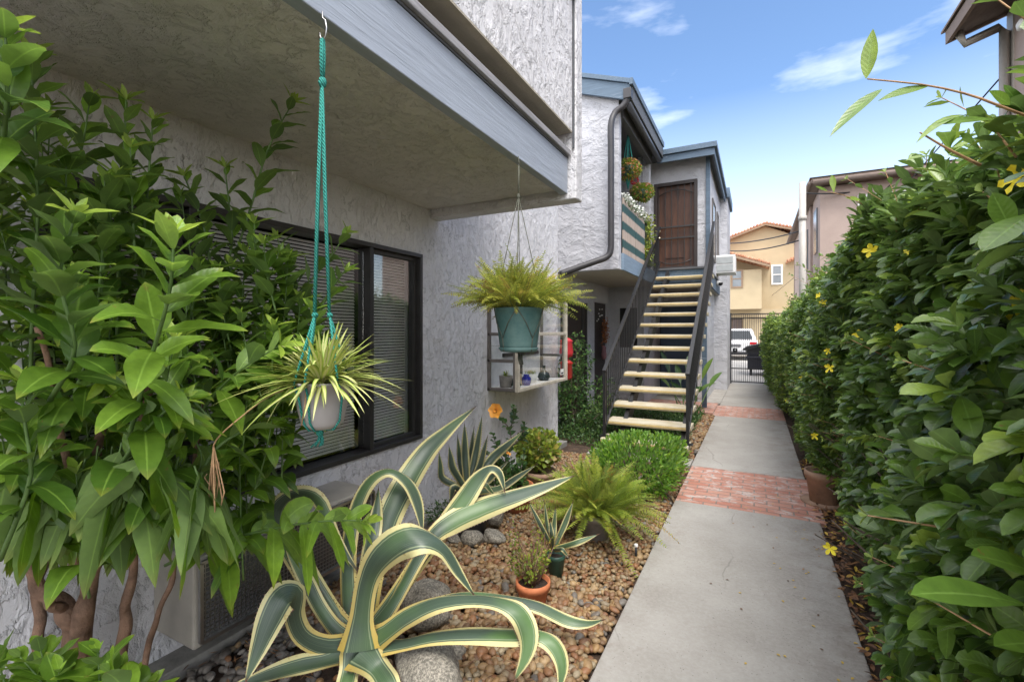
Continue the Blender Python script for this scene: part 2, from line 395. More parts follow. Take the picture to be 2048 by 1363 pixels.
# brick paving
m = NM('brick_paving'); bt = m.n('ShaderNodeTexBrick'); bt.offset = .5; bt.inputs['Scale'].default_value = 1
bt.inputs['Brick Width'].default_value = .20; bt.inputs['Row Height'].default_value = .095; bt.inputs['Mortar Size'].default_value = .006; bt.inputs['Mortar Smooth'].default_value = .3
bt.inputs['Color1'].default_value = (.44,.19,.135,1); bt.inputs['Color2'].default_value = (.52,.29,.22,1); bt.inputs['Mortar'].default_value = (.25,.21,.18,1); bt.inputs['Bias'].default_value = -.1
wn_ = m.n('ShaderNodeTexNoise'); wn_.inputs['Scale'].default_value = 3; m.L(m.tc(), wn_.inputs['Vector'])
vm = m.n('ShaderNodeVectorMath', operation='MULTIPLY_ADD'); vm.inputs[1].default_value = (.025,.025,0); m.L(wn_.outputs['Color'], vm.inputs[0]); m.L(m.tc(), vm.inputs[2]); m.L(vm.outputs[0], bt.inputs['Vector'])
wear = m.math('MULTIPLY', m.rng(m.noise(11, 6, .75, .3, (.6,1.0,1)), .50, .62), m.rng(m.noise(1.3, 3), .34, .58, .2, .95))
m.color(m.mix(wear, bt.outputs['Color'], (.58,.53,.50))); m.rough(.85)
m.bump(m.math('ADD', m.math('MULTIPLY', bt.outputs['Fac'], -1), m.math('MULTIPLY', m.noise(30,4), .6)), .011); M['brick'] = m.m
# soil
m = NM('garden_soil'); a = m.noise(9, 6, .7); b = m.noise(70, 5, .7)
m.color(m.mix(m.rng(a,.35,.65), (.045,.03,.02), (.12,.075,.05))); m.rough(.95); m.bump(m.math('ADD', a, b), .02); M['soil'] = m.m
# pebbles
m = NM('river_pebble'); r, g, b = m.attr()[:3]
col = m.ramp(r, [(0,(.17,.095,.055)),(.14,(.33,.16,.075)),(.32,(.25,.165,.10)),(.48,(.42,.27,.125)),(.62,(.34,.25,.15)),(.76,(.50,.36,.20)),(.88,(.31,.27,.20)),(1,(.46,.40,.29))])
col = m.mix(g, col, m.ramp(r, [(0,(.11,.11,.11)),(1,(.33,.32,.31))]))
nz = m.noise(40, 5, .7); col = m.mix(m.rng(nz,.35,.7,0,.45), col, (.10,.06,.04)); col = m.mix(1.0, col, (.86,.80,.71), 'MULTIPLY')
m.color(col); m.rough(.55); m.bump(nz, .0012); M['pebble'] = m.m
m = NM('granite_boulder'); a = m.noise(4, 4); b = m.noise(85, 4, .8); v = m.vor(70)
m.color(m.mix(m.rng(b,.42,.62), (.13,.12,.10), m.mix(m.rng(a,.35,.65), (.33,.30,.255), (.45,.41,.34)))); m.rough(.9)
m.bump(m.math('ADD', m.math('MULTIPLY', b, .3), a), .012); M['boulder'] = m.m
M['terra'] = plain('terracotta', (.52,.17,.07), .75, .2, 14, .001, 90)
M['terra_old'] = plain('weathered_terracotta', (.36,.23,.16), .85, .3, 9, .002, 60)
M['pot_grey'] = plain('grey_clay_pot', (.28,.25,.22), .85, .25, 11, .002, 60)
M['pot_black'] = plain('black_plastic_pot', (.022,.024,.03), .45, .2)
M['pot_green'] = plain('green_plastic_pot', (.03,.085,.06), .4, .2)
m = NM('weathered_teal_pot'); a = m.noise(7, 6, .7); m.color(m.mix(m.rng(a,.35,.7), (.055,.14,.14), (.14,.235,.22))); m.rough(.6); M['pot_teal'] = m.m
M['pot_white'] = plain('white_plastic_pot', (.36,.34,.33), .5, .08, 6)
M['dirt'] = plain('potting_soil', (.035,.022,.015), .95, .4, 50, .006, 80)
def rope(name, c):
    m = NM(name); w = m.n('ShaderNodeTexWave', wave_type='BANDS', bands_direction='DIAGONAL'); w.inputs['Scale'].default_value = 55; w.inputs['Distortion'].default_value = 1.5
    m.L(m.tc(), w.inputs['Vector']); m.color(m.mix(w.outputs['Fac'], tuple(x*.55 for x in c), c)); m.rough(.9); m.bump(w.outputs['Fac'], .003); return m.m
M['rope_teal'] = rope('turquoise_cord', (.045,.36,.30))
M['rope_grey'] = plain('olive_grey_cord', (.10,.105,.08), .8, .25, 60, .001, 250)
M['steel'] = plain('galvanised_steel', (.45,.45,.45), .35, .1, 9, metal=1)
M['bark'] = plain('shrub_bark', (.22,.13,.085), .85, .45, 16, .008, 45)
M['bark_grey'] = plain('grey_twig', (.10,.075,.055), .85, .4, 20, .002, 60)
M['stem_green'] = plain('green_stem', (.10,.17,.045), .6, .25, 20)
M['root'] = plain('dry_root', (.45,.27,.14), .7, .35, 40)
M['leaf_shrub'] = leafmat('shrub_leaf', (.06,.135,.018), (.225,.375,.038), (.42,.56,.08), .38, .34, yellow=(.30,.30,.05))
M['leaf_hedge'] = leafmat('hedge_leaf', (.03,.078,.018), (.155,.27,.04), (.34,.46,.07), .30, .26, spec=.6)
M['leaf_fern'] = leafmat('fern_pinna', (.24,.34,.04), (.50,.52,.08), (.44,.22,.06), .5, .35, rib=1.1)
M['leaf_fern_yel'] = leafmat('yellowing_fern_pinna', (.30,.36,.04), (.60,.56,.09), (.38,.15,.05), .5, .35, rib=1.1)
M['leaf_dark'] = leafmat('dark_leaf', (.02,.07,.015), (.08,.17,.04), (.17,.27,.06), .4, .25)
M['leaf_bright'] = leafmat('bright_leaf', (.08,.20,.02), (.20,.38,.04), (.34,.50,.06), .4, .35)
M['leaf_lime'] = leafmat('lime_leaf', (.14,.22,.025), (.33,.40,.05), (.42,.28,.07), .35, .3)
M['petal_y'] = plain('yellow_petal', (.90,.74,.04), .6, .15)
M['petal_o'] = plain('orange_petal', (.90,.40,.06), .6, .15)
M['petal_w'] = plain('white_petal', (.75,.76,.70), .6, .1)
M['petal_r'] = plain('red_petal', (.55,.03,.04), .6, .2)
# agave: green centre, yellow margin from the across coordinate
m = NM('agave_leaf'); r, g, b = m.attr()[:3]
st = m.noise(5, 3, .5); edge = m.math('ADD', g, m.math('MULTIPLY', m.math('SUBTRACT', st, .5), .16))
st2 = m.math('ADD', g, m.math('MULTIPLY', r, .35))
wv = m.n('ShaderNodeTexNoise', noise_dimensions='1D'); wv.inputs['Scale'].default_value = 22; wv.inputs['Detail'].default_value = 2; m.L(st2, wv.inputs['W'])
green = m.mix(m.rng(wv.outputs['Fac'],.45,.62,0,.45), (.045,.075,.055), (.14,.18,.115))
green = m.mix(m.rng(m.noise(2.6,2),.45,.65,0,.7), green, (.105,.20,.055))
yel = m.mix(m.rng(b,.0,.45), (.52,.37,.08), (.60,.55,.27))
yel = m.mix(m.rng(m.noise(60,3),.62,.75,0,.6), yel, (.35,.22,.06))
green = m.mix(m.math('MULTIPLY', m.rng(edge,.52,.56), m.rng(edge,.58,.62,1,0)), green, (.24,.29,.17))
ac = m.mix(m.rng(edge,.68,.72), green, yel); m.color(m.mix(m.rng(b,.965,.99), ac, (.07,.04,.025))); m.rough(.42)
m.bump(m.noise(14,3), .003, .5); M['agave'] = m.m
M['spine'] = plain('agave_spine', (.12,.05,.03), .5)
m = NM('spider_leaf'); r, g, b = m.attr()[:3]
m.color(m.mix(m.rng(g,.35,.75), m.mix(r,(.50,.50,.15),(.60,.58,.30)), m.mix(r,(.22,.38,.05),(.42,.48,.10)))); m.rough(.5); M['spider'] = m.m

# ============================================================ GROUND AND PAVING (setting)
g = MB(); g.quad((-120,-60,-.02),(120,-60,-.02),(120,160,-.02),(-120,160,-.02)); tag(g.build('ground', M['soil']), kind='structure')
g = MB(); g.box(-.65,.46,-2.5,4.475,-.1,.02); g.box(-.655,.455,5.72,9.28,-.1,.02); g.box(-.66,.45,10.62,15.9,-.1,.02)
tag(g.build('path', M['path'], bevel=.008), kind='structure')
g = MB(); g.box(-.648,.50,4.482,5.713,-.1,.015); g.box(-.70,.46,9.287,10.613,-.1,.015); g.box(-5.2,-.71,9.6,10.95,-.1,.012)
tag(g.build('brick_pavement', M['brick']), kind='structure')
g = MB(); g.box(-1.9,-.665,5.7,6.02,-.1,.016); tag(g.build('stair_pad', M['path'], bevel=.006), 'concrete pad at the foot of the stairs', kind='structure')
g = MB(); g.box(-30,30,15.91,60,-.1,.01); tag(g.build('alley_road', M['alley']), kind='structure')
g = MB(); g.box(-2.44,-2.30,-1.5,6.09,-.1,.045); tag(g.build('footing_kerb', M['conc_foot'], bevel=.006), kind='structure')
g = MB(); g.box(-5.2,-.665,10.96,13.6,-.1,.016); tag(g.build('porch_floor', M['path']), kind='structure')

# ============================================================ NEAR BUILDING
bA = empty('apartment_building', (-2.44,3,0), 'near white stucco apartment house with overhanging balcony and wide slatted window', 'building')
WY0, WY1, WZ0, WZ1 = .75, 3.09, .673, 2.18
w = MB()
w.box(-2.62,-2.44,-2.5,WY0,-.1,2.75); w.box(-2.62,-2.44,WY1,6.09,-.1,2.75)
w.box(-2.62,-2.44,WY0,WY1,-.1,WZ0); w.box(-2.62,-2.44,WY0,WY1,WZ1,2.75)
w.box(-2.62,-2.44,3.32,6.09,2.75,4.6); w.box(-7.5,-2.62,5.91,6.09,-.1,4.6)
w.build('wall', M['stucco'], bA)
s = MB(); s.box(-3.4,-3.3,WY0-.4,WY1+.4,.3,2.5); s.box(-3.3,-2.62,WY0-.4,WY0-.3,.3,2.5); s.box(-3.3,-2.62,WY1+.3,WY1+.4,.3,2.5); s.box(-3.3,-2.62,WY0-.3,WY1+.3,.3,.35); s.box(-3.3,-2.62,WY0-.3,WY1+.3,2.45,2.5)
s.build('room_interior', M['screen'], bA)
s = MB(); s.box(-2.44,-1.26,-2.5,3.19,2.57,2.75); s.build('soffit', M['stucco_soffit'], bA)
s = MB(); s.box(-1.255,-1.20,-2.5,3.185,2.535,2.79); s.build('fascia_beam', M['beam'], bA, bevel=.004)
s = MB(); s.box(-1.33,-1.175,-2.5,3.185,2.805,2.845); s.build('beam_cap', M['cap'], bA, bevel=.004)
s = MB(); s.box(-1.33,-1.195,-2.5,3.185,2.7905,2.8045); s.build('flashing', M['beam_dark'], bA)
s = MB(); s.box(-1.36,-1.335,-2.5,3.19,2.76,3.0); s.box(-1.335,-1.165,-2.5,3.18,2.968,2.9795); s.build('balcony_edge', M['beige'], bA)
s = MB(); s.box(-1.34,-1.165,-2.5,3.18,2.98,4.6); s.build('balcony_wall', M['stucco'], bA)
s = MB(); s.box(-2.44,-1.14,3.20,3.33,2.50,4.6); s.build('fin_wall', M['stucco'], bA, bevel=.01)
s = MB(); s.box(-1.166,-1.152,3.186,3.198,2.86,4.6); s.box(-1.17,-1.13,3.15,3.20,3.93,3.955); s.tube([(-1.15,-2.5,3.97),(-1.15,3.19,3.97)],.014,6); s.build('reveal_trim', M['beam_dark'], bA)
s = MB(); s.box(-7.5,-1.2,-2.5,3.3,4.6,4.75); s.box(-7.5,-2.46,3.3,6.09,4.6,4.75); s.build('roof', M['stucco_soffit'], bA)
# window
wf = empty('w', (0,0,0), 'x', 'x'); bpy.data.objects.remove(wf)
s = MB()
F = .032
s.box(-2.56,-2.425,WY0,WY1,WZ0,WZ0+F); s.box(-2.56,-2.425,WY0,WY1,WZ1-F,WZ1)
for y in (WY0, WY1-F): s.box(-2.56,-2.425,y,y+F,WZ0+F,WZ1-F)
for y in (1.29, 2.49): s.box(-2.55,-2.43,y+.01,y+.045,WZ0+F,WZ1-F)
for y0, y1 in ((WY0+F,1.29),(2.545,WY1-F)):                # sliding sashes
    s.box(-2.50,-2.465,y0,y0+.03,WZ0+F,WZ1-F); s.box(-2.50,-2.465,y1-.03,y1,WZ0+F,WZ1-F)
    s.box(-2.50,-2.465,y0+.03,y1-.03,WZ0+F,WZ0+F+.03); s.box(-2.50,-2.465,y0+.03,y1-.03,WZ1-F-.03,WZ1-F)
win = s.build('window', M['frame'], bA, bevel=.003)
s = MB()
for y0, y1 in ((WY0+F+.03,1.26),(1.345,2.49),(2.575,WY1-F-.03)): s.box(-2.488,-2.484,y0,y1,WZ0+F+.03,WZ1-F-.03)
s.build('pane', M['glass'], win)
s = MB()
zz = WZ0+.06
while zz < WZ1-.05:
    for y0, y1 in ((WY0+.05,1.28),(1.35,2.485),(2.55,WY1-.05)):
        yy = .0
        s.add([(-2.566,y0,zz-.0078),(-2.566,y1,zz-.0078),(-2.574,y1,zz+.0078),(-2.574,y0,zz+.0078)], [(0,1,2,3)])
    zz += .0225
s.build('blind', M['blind'], win)
s = MB(); s.box(-2.61,-2.56,1.36,2.48,WZ0+.05,WZ0+.5)
# box window
gw = MB()
X0, X1, Y0, Y1, Z0, Z1 = -2.44, -2.10, 4.17, 5.50, .94, 1.98
def fr(mb, p, q, w=.035): mb.bar(p, q, w, w)
gw.mi = 0
for z in (Z0+.02, 1.52, Z1):
    fr(gw,(X1,Y0,z),(X1,Y1,z))
for y in (Y0, Y1): fr(gw,(X1,y,Z0),(X1,y,Z1+.02),.04)
gw.mi = 1
for y in (Y0+.001, Y1-.001):
    for z in (Z0+.02, 1.25, 1.52, Z1): fr(gw,(X0,y,z),(X1-.02,y,z),.033)
    fr(gw,(X0+.015,y,Z0),(X0+.015,y,Z1+.14),.033); fr(gw,(X1-.03,y,Z0),(X1-.03,y,Z1),.03)
    fr(gw,(X0,y,Z1+.14),(X1,y,Z1+.01),.03)
fr(gw,(X0+.02,Y0,Z1+.14),(X0+.02,Y1,Z1+.14),.03)
gwo = empty('box_window', (-2.44,4.8,.94), 'small glass box window with pale wooden frame projecting from the white wall', 'window')
gw.build('frame', [M['wood_frame'], M['grey_frame']], gwo, bevel=.004)
s = MB(); s.box(X0,X1-.018,Y0+.02,Y1-.02,Z0+.005,Z0+.03); s.build('shelf', M['white'], gwo)
s = MB(); s.box(X0+.02,X1-.03,Y0+.03,Y1-.03,1.395,1.403); s.build('glass_shelf', M['glass_clear'], gwo)
s = MB(); s.box(X1-.003,X1+.001,Y0+.02,Y1-.02,Z0+.04,1.50); s.box(X1-.003,X1+.001,Y0+.02,Y1-.02,1.54,Z1-.02)
s.box(X0+.035,X1-.045,Y0-.002,Y0+.002,Z0+.04,1.235); s.box(X0+.035,X1-.045,Y0-.002,Y0+.002,1.27,1.50)
s.quad((X0+.02,Y0,Z1+.14),(X1,Y0,Z1+.015),(X1,Y1,Z1+.015),(X0+.02,Y1,Z1+.14))
s.build('pane', M['glass_clear'], gwo)
s = MB(); s.box(X0-.0,X0+.004,Y0+.05,Y1-.05,Z0+.05,Z1+.1); s.build('back_panel', plain('pale_inner', (.60,.60,.62), .7), gwo)
s = MB(); s.box(X0+.004,X0+.02,4.9,4.94,1.05,Z1); s.box(X0+.004,X0+.02,Y0+.3,Y1-.1,1.27,1.31); s.build('inner_mullion', M['frame'], gwo)
zb = Z0 + .03
def item(name, label, cat, loc): return empty(name, loc, label, cat)
t = item('succulent_pot', 'small grey pot of succulent in the near corner of the glass box window', 'potted plant', (-2.30,4.30,zb))
s = MB(); s.lathe([(0,0),(.06,0),(.072,.12),(.065,.12),(.06,.10),(0,.10)], t.location); s.build('pot', M['pot_grey'], t)
lv = Leaves(); k = 26; a = rng.random(k)*6.28; el = rng.random(k)*1.2+.2
lv.add(np.array(t.location)+np.array([0,0,.11])+rng.normal(0,.012,(k,3)), np.c_[np.cos(a)*np.cos(el),np.sin(a)*np.cos(el),np.sin(el)], (0,0,1), .055, .02, .1, S=3); lv.build('foliage', M['leaf_lime'], t)
t = item('miniature_tree', 'tiny dark green cone tree ornament inside the glass box window', 'ornament', (-2.19,4.32,zb))
s = MB(); s.lathe([(0,0),(.03,0),(.03,.02),(.055,.02),(.04,.07),(.045,.07),(.028,.12),(.032,.12),(.0,.19)], t.location, 10); s.build('cone', plain('ornament_green',(.03,.07,.05),.5), t)
t = item('blue_jar', 'cobalt blue glass jar on the shelf of the glass box window', 'jar', (-2.20,4.58,zb))
s = MB(); s.lathe([(0,0),(.04,0),(.052,.03),(.05,.08),(.03,.10),(.033,.115),(0,.115)], t.location); s.build('vessel', plain('cobalt',(.02,.03,.30),.15), t)
t = item('dish_garden', 'white planter with brown seedlings in the middle of the glass box window', 'planter', (-2.24,4.80,zb))
s = MB(); s.lathe([(0,0),(.05,0),(.075,.10),(.07,.10),(0,.09)], t.location); s.build('pot', M['white'], t)
lv = Leaves(); k = 30; a = rng.random(k)*6.28
lv.add(np.array(t.location)+np.array([0,0,.09])+np.c_[rng.normal(0,.03,(k,2)),np.zeros(k)], np.c_[np.cos(a)*.4,np.sin(a)*.4,np.ones(k)], (1,0,0), .06, .012, .05, S=2); lv.build('foliage', M['leaf_lime'], t)
t = item('flask', 'dark round bottomed flask near the far end of the glass box window', 'bottle', (-2.22,5.10,zb))
s = MB(); s.lathe([(0,0),(.05,.0),(.075,.04),(.06,.09),(.02,.12),(.018,.17),(.024,.175),(0,.175)], t.location); s.build('vessel', plain('smoke_glass',(.04,.055,.06),.15), t)
s = MB(); s.box(-2.26,-2.24,4.45,4.50,zb,zb+.17); s.box(-2.258,-2.242,4.515,4.555,zb,zb+.12); tag(s.build('candle_pair', plain('wax',(.62,.48,.30),.6), origin=(-2.25,4.5,zb)), 'two cream candle blocks behind the tiny green cone tree', 'candle')
s = MB(); s.box(X1+.003,X1+.006,5.32,5.42,1.02,1.09); sticker = s.build('sticker', M['white'], gwo); s = MB(); s.box(X1+.0062,X1+.0068,5.335,5.405,1.03,1.05); s.build('stripe', M['black'], sticker)
# red ornament at the corner
t = empty('hanging_ornament', (-2.28,6.0,.9), 'red two tiered ornament hanging at the wall corner beyond the glass box window', 'ornament')
s = MB(); s.lathe([(0,0),(.07,0),(.085,.03),(.08,.20),(.095,.22),(.06,.25),(.03,.27),(.03,.29)], t.location, 16); s.build('lower_tier', plain('red_enamel',(.38,.02,.015),.3), t)
s = MB(); s.lathe([(.03,.29),(.08,.31),(.095,.36),(.08,.50),(.09,.52),(.05,.55),(0,.57)], t.location, 16); s.build('upper_tier', M['petal_r'], t)
s = MB(); s.tube([(-2.28,6.0,1.46),(-2.28,6.0,1.75),(-2.44,6.0,1.8)],.004,5); s.build('hook', M['black'], t)

# wall air conditioner with a mesh side
t = empty('air_conditioner', (-2.27,1.7,.15), 'beige wall air conditioner with wire mesh grille low behind the big agave', 'air conditioner')
s = MB(); s.box(-2.44,-2.12,1.15,2.2,.19,.58); s.build('housing', plain('beige_metal',(.40,.37,.32),.5), t, bevel=.01)
s = MB(); s.box(-2.119,-2.112,1.19,2.17,.23,.55); s.build('grille_recess', plain('dim_coil', (.10,.10,.10), .6), t)
s = MB()
y = 1.19
while y < 2.17: s.bar((-2.105,y,.22),(-2.105,y,.56),.003,.003); y += .02
z = .23
while z < .56: s.bar((-2.106,1.18,z),(-2.106,2.18,z),.003,.003); z += .02
for a_, b_ in (((-2.10,1.17,.22),(-2.10,2.19,.22)),((-2.10,1.17,.56),(-2.10,2.19,.56)),((-2.10,1.17,.22),(-2.10,1.17,.56)),((-2.10,2.19,.22),(-2.10,2.19,.56))): s.bar(a_,b_,.015,.015)
s.build('grille', M['steel'], t)

# ============================================================ FAR BUILDING WITH THE STAIRS
bB = empty('stair_building', (-1.9,10,0), 'white stucco house with blue trim, covered balcony and upstairs entrance door', 'building')
w = MB()
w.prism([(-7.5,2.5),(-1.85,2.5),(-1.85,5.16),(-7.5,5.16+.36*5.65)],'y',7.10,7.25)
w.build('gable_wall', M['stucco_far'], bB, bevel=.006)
w = MB()
# upper front wall with the door opening X -1.88..-1.05, z 2.8..4.42
YD = 10.05
w.box(-3.2,-1.88,YD,YD+.15,2.8,5.04); w.box(-1.88,-1.03,YD,YD+.15,4.60,5.04); w.box(-1.03,-.83,YD,YD+.15,2.8,5.04)
w.box(-.97,-.831,YD+.15,13.5,2.8,5.04)
w.box(-2.10,-1.88,9.55,9.75,2.8,5.04)
w.box(-3.25,-3.1,7.25,YD,2.8,5.2)
w.box(-.97,-.66,13.5,15.1,-.1,5.03)
w.box(-1.13,-.97,11.0,15.0,-.1,2.50)
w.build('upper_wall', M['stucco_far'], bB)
w = MB()
# lower porch walls (door openings cut): X=-2.86 plane
w.box(-3.0,-2.86,6.09,7.25,-.1,2.5)
w.box(-3.0,-2.86,7.25,8.85,2.08,2.5); w.box(-3.0,-2.86,8.70,9.10,-.1,2.08)
w.box(-3.0,-2.86,9.10,9.98,2.14,2.5); w.box(-3.0,-2.86,9.98,10.12,-.1,2.5); w.box(-3.0,-2.86,8.85,9.10,2.08,2.5)
w.box(-2.86,-2.62,10.12,10.26,-.1,2.5); w.box(-2.62,-2.24,10.12,10.26,2.05,2.5); w.box(-2.62,-2.24,10.12,10.26,-.1,1.2)
w.box(-2.24,-2.10,10.12,12.0,-.1,2.5)
w.box(-2.24,-1.0,12.0,12.15,2.15,2.5); w.box(-1.17,-1.0,12.0,12.15,-.1,2.15)
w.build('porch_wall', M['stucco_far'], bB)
s = MB(); s.box(-2.85,-1.0,12.2,12.3,-.1,2.5); s.build('dark_backing', M['screen'], bB); s = MB(); s.box(-2.85,-2.245,10.30,10.34,-.1,2.5); s.build('dark_backing', M['screen'], bB)  # dark panels added behind the openings to block sky light leaking through
s = MB(); s.box(-7.5,-1.853,7.252,13.5,2.502,2.56); s.box(-1.853,-.872,9.9,13.5,2.502,2.56); s.build('porch_ceiling', plain('ceiling_plaster',(.46,.43,.38),.9,.1,4,.004,50), bB)
s = MB(); s.box(-3.2,-1.9,7.26,9.86,2.6,2.78); s.box(-3.2,-.88,9.88,YD+.3,2.6,2.79); s.build('balcony_floor', M['conc_foot'], bB)
s = MB(); s.box(-1.852,-1.815,7.25,9.86,2.50,2.76); s.build('balcony_fascia', M['blue_pale'], bB, bevel=.004)
s = MB(); s.box(-1.85,-.84,9.84,9.88,2.50,2.77); s.box(-.868,-.832,9.88,13.45,2.50,2.77); s.build('landing_fascia', M['blue_trim_y'], bB, bevel=.004)
s = MB(); s.box(-1.86,-.80,9.80,9.95,2.772,2.812); s.box(-.87,-.80,9.95,13.4,2.772,2.80); s.build('landing_edge', M['beam_dark'], bB, bevel=.004)
s = MB(); s.box(-.875,-.80,YD-.035,YD+.05,2.815,5.0); s.build('corner_board', M['blue_trim'], bB, bevel=.004)
# roofs
s = MB(); rise = .32
s.prism([(-7.5,7.30),(-7.5,7.19),(-1.69,5.10),(-1.69,5.22)],'y',7.05,9.69); s.build('roof', plain('roof_felt',(.16,.15,.15),.95,.2,20), bB)
s = MB(); s.prism([(-7.5,7.32),(-7.5,7.08),(-1.72,5.0),(-1.66,5.0),(-1.66,5.22)],'y',7.0,7.048); s.build('rake_board', M['blue_trim'], bB, bevel=.004)
s = MB(); s.prism([(-7.5,7.40),(-7.5,7.325),(-1.66,5.225),(-1.66,5.295)],'y',6.97,7.06); s.box(-1.66,-1.61,6.97,9.69,5.20,5.295); s.build('drip_board', M['blue_trim_y'], bB, bevel=.003)
s = MB(); s.box(-1.66,-1.635,7.05,9.69,5.0,5.198); s.box(-1.92,-1.82,7.26,9.54,4.86,5.05); s.build('eave_board', M['beam_dark'], bB)
s = MB(); s.tube([(-1.70,7.06,4.97),(-1.70,9.66,4.95)],.045,12); s.build('gutter', plain('gutter_grey',(.10,.105,.12),.4), bB)
s = MB(); s.box(-3.2,-1.68,7.26,9.69,5.052,5.09); s.box(-3.2,-.73,9.745,13.6,5.045,5.08); s.build('eave_soffit', M['beam_dark'], bB)
s = MB(); s.box(-1.75,-.695,9.70,9.74,4.91,5.045); s.box(-.733,-.695,9.74,13.4,4.91,5.045); s.build('fascia_board', M['blue_pale'] if 0 else M['blue_trim'], bB, bevel=.003)
s = MB(); s.box(-1.70,-.65,9.655,9.74,5.05,5.15); s.box(-.71,-.65,9.74,13.4,5.05,5.15); s.box(-3.2,-.71,9.745,13.4,5.085,5.13); s.build('flat_roof', M['blue_trim_y'], bB, bevel=.003)
s = MB(); s.box(-1.02,-.60,13.42,15.2,5.035,5.28); s.build('parapet_cap', M['blue_trim'], bB, bevel=.004)
s = MB(); s.box(-.86,-.78,14.0,14.1,5.28,5.55); s.build('roof_vent', M['white'], bB)
# downspout
P = [W(1256,192,7.02),W(1248,210,7.05),W(1230,226,7.08),W(1222,250,7.05),W(1222,300,7.05),W(1222,400,7.05),W(1222,470,7.05),W(1221,500,7.05),W(1213,514,7.05),W(1190,523,7.05),W(1150,537,7.05),W(1120,548,7.05)]
P = [Vector((p.x, min(p.y,7.03), p.z)) for p in P]
s = MB(); s.tube([tuple(x) for x in spline([tuple(p) for p in P], 60)], .048, 12); s.build('downspout', M['pipe_dark'], bB)
s = MB(); s.box(P[0].x-.06,P[0].x+.06,P[0].y-.06,P[0].y+.06,P[0].z-.05,P[0].z+.10); s.build('downspout_head', M['pipe_dark'], bB, bevel=.008)
# side windows of upper wall
for y0, y1 in ((10.9,11.7),(12.2,12.7)):
    s = MB(); s.box(-.84,-.805,y0,y0+.05,3.1,4.4); s.box(-.84,-.805,y1-.05,y1,3.1,4.4); s.box(-.84,-.805,y0+.05,y1-.05,3.1,3.15); s.box(-.84,-.805,y0+.05,y1-.05,4.35,4.4)
    f = s.build('window', M['grey_frame'], bB); s = MB(); s.box(-.829,-.818,y0+.05,y1-.05,3.15,4.35); s.build('pane', M['winpane'], f)
# upstairs security door
s = MB(); s.box(-1.877,-1.81,YD-.02,YD+.06,2.815,4.598); s.box(-1.095,-1.033,YD-.02,YD+.06,2.815,4.598); s.box(-1.81,-1.095,YD-.02,YD+.06,4.53,4.598); s.box(-1.81,-1.095,YD-.02,YD+.06,2.815,2.87)
dr = s.build('security_door', plain('dark_door_frame',(.035,.025,.022),.5), bB, bevel=.004, label='dark barred security door over a brown wooden door')
m = NM('brown_door'); n = m.noise(3,5,.6,.4,(3,1,.5)); m.color(m.mix(m.rng(n,.3,.7),(.05,.022,.014),(.14,.055,.027))); m.rough(.5)
s = MB(); s.box(-1.82,-1.09,YD+.07,YD+.11,2.85,4.56); s.box(-1.66,-1.30,YD+.055,YD+.07,3.05,3.45); s.build('door_leaf', m.m, dr)
s = MB()
for i in range(6): x = -1.80+.125*i+.02; s.bar((x,YD+.01,2.87),(x,YD+.01,4.53),.014,.014)
for z in (3.45,3.68): s.bar((-1.81,YD+.0,z),(-1.095,YD+.0,z),.03,.03)
s.tube([(-1.80,YD,3.0),(-1.65,YD,2.94),(-1.47,YD,2.92),(-1.29,YD,2.94),(-1.14,YD,3.0)],.009,6); s.tube([(-1.78,YD,4.34),(-1.63,YD,4.41),(-1.45,YD,4.44),(-1.27,YD,4.41),(-1.12,YD,4.34)],.009,6)
s.build('bar_grille', M['frame'], dr)
for z in (3.46,3.60):
    s = MB(); s.lathe([(0,-.03),(.03,-.02),(.036,0),(.03,.02),(0,.03)], (-1.765,YD-.05,z), 12); s.build('handle', plain('brass_knob',(.80,.68,.45),.25,metal=1), dr)
# porch doors and dark window
s = MB(); s.box(-2.93,-2.89,7.27,8.68,.03,2.07); d1 = s.build('door', plain('dark_brown_door',(.035,.022,.018),.5,.3,5), bB, label='dark brown porch door nearest the corner shrub')
s = MB(); s.box(-2.89,-2.87,7.27,7.33,.03,2.07); s.box(-2.89,-2.87,8.40,8.46,.03,2.07); s.box(-2.89,-2.87,8.62,8.68,.03,2.07); s.build('frame', M['frame'], d1)
s = MB(); s.box(-2.93,-2.89,9.12,9.96,.03,2.13); d2 = s.build('door', plain('dark_screen_door',(.03,.022,.018),.5,.3,9), bB, label='dark screen door hung with a wreath')
s = MB()
for i in range(9): s = MB(); s.lathe([(0,-.018),(.018,0),(0,.018)], (-2.87,9.25+rng.random()*.45,1.75+rng.random()*.28), 6); s.build('sticker', M['white'], d2)
s = MB(); s.box(-2.619,-2.241,10.15,10.18,1.201,2.049); s.build('window', M['winpane'] if 0 else M['screen'], bB, label='dark porch window behind the stair railing')
s = MB(); s.box(-2.09,-1.18,12.03,12.08,.03,2.14); bd = s.build('door', plain('slate_blue_door',(.07,.105,.16),.5,.1,5), bB, label='slate blue ground floor door under the stairs')
s = MB(); s.lathe([(0,-.03),(.03,0),(0,.03)], (-2.0,12.0,1.05), 10); s.build('handle', M['steel'], bd)
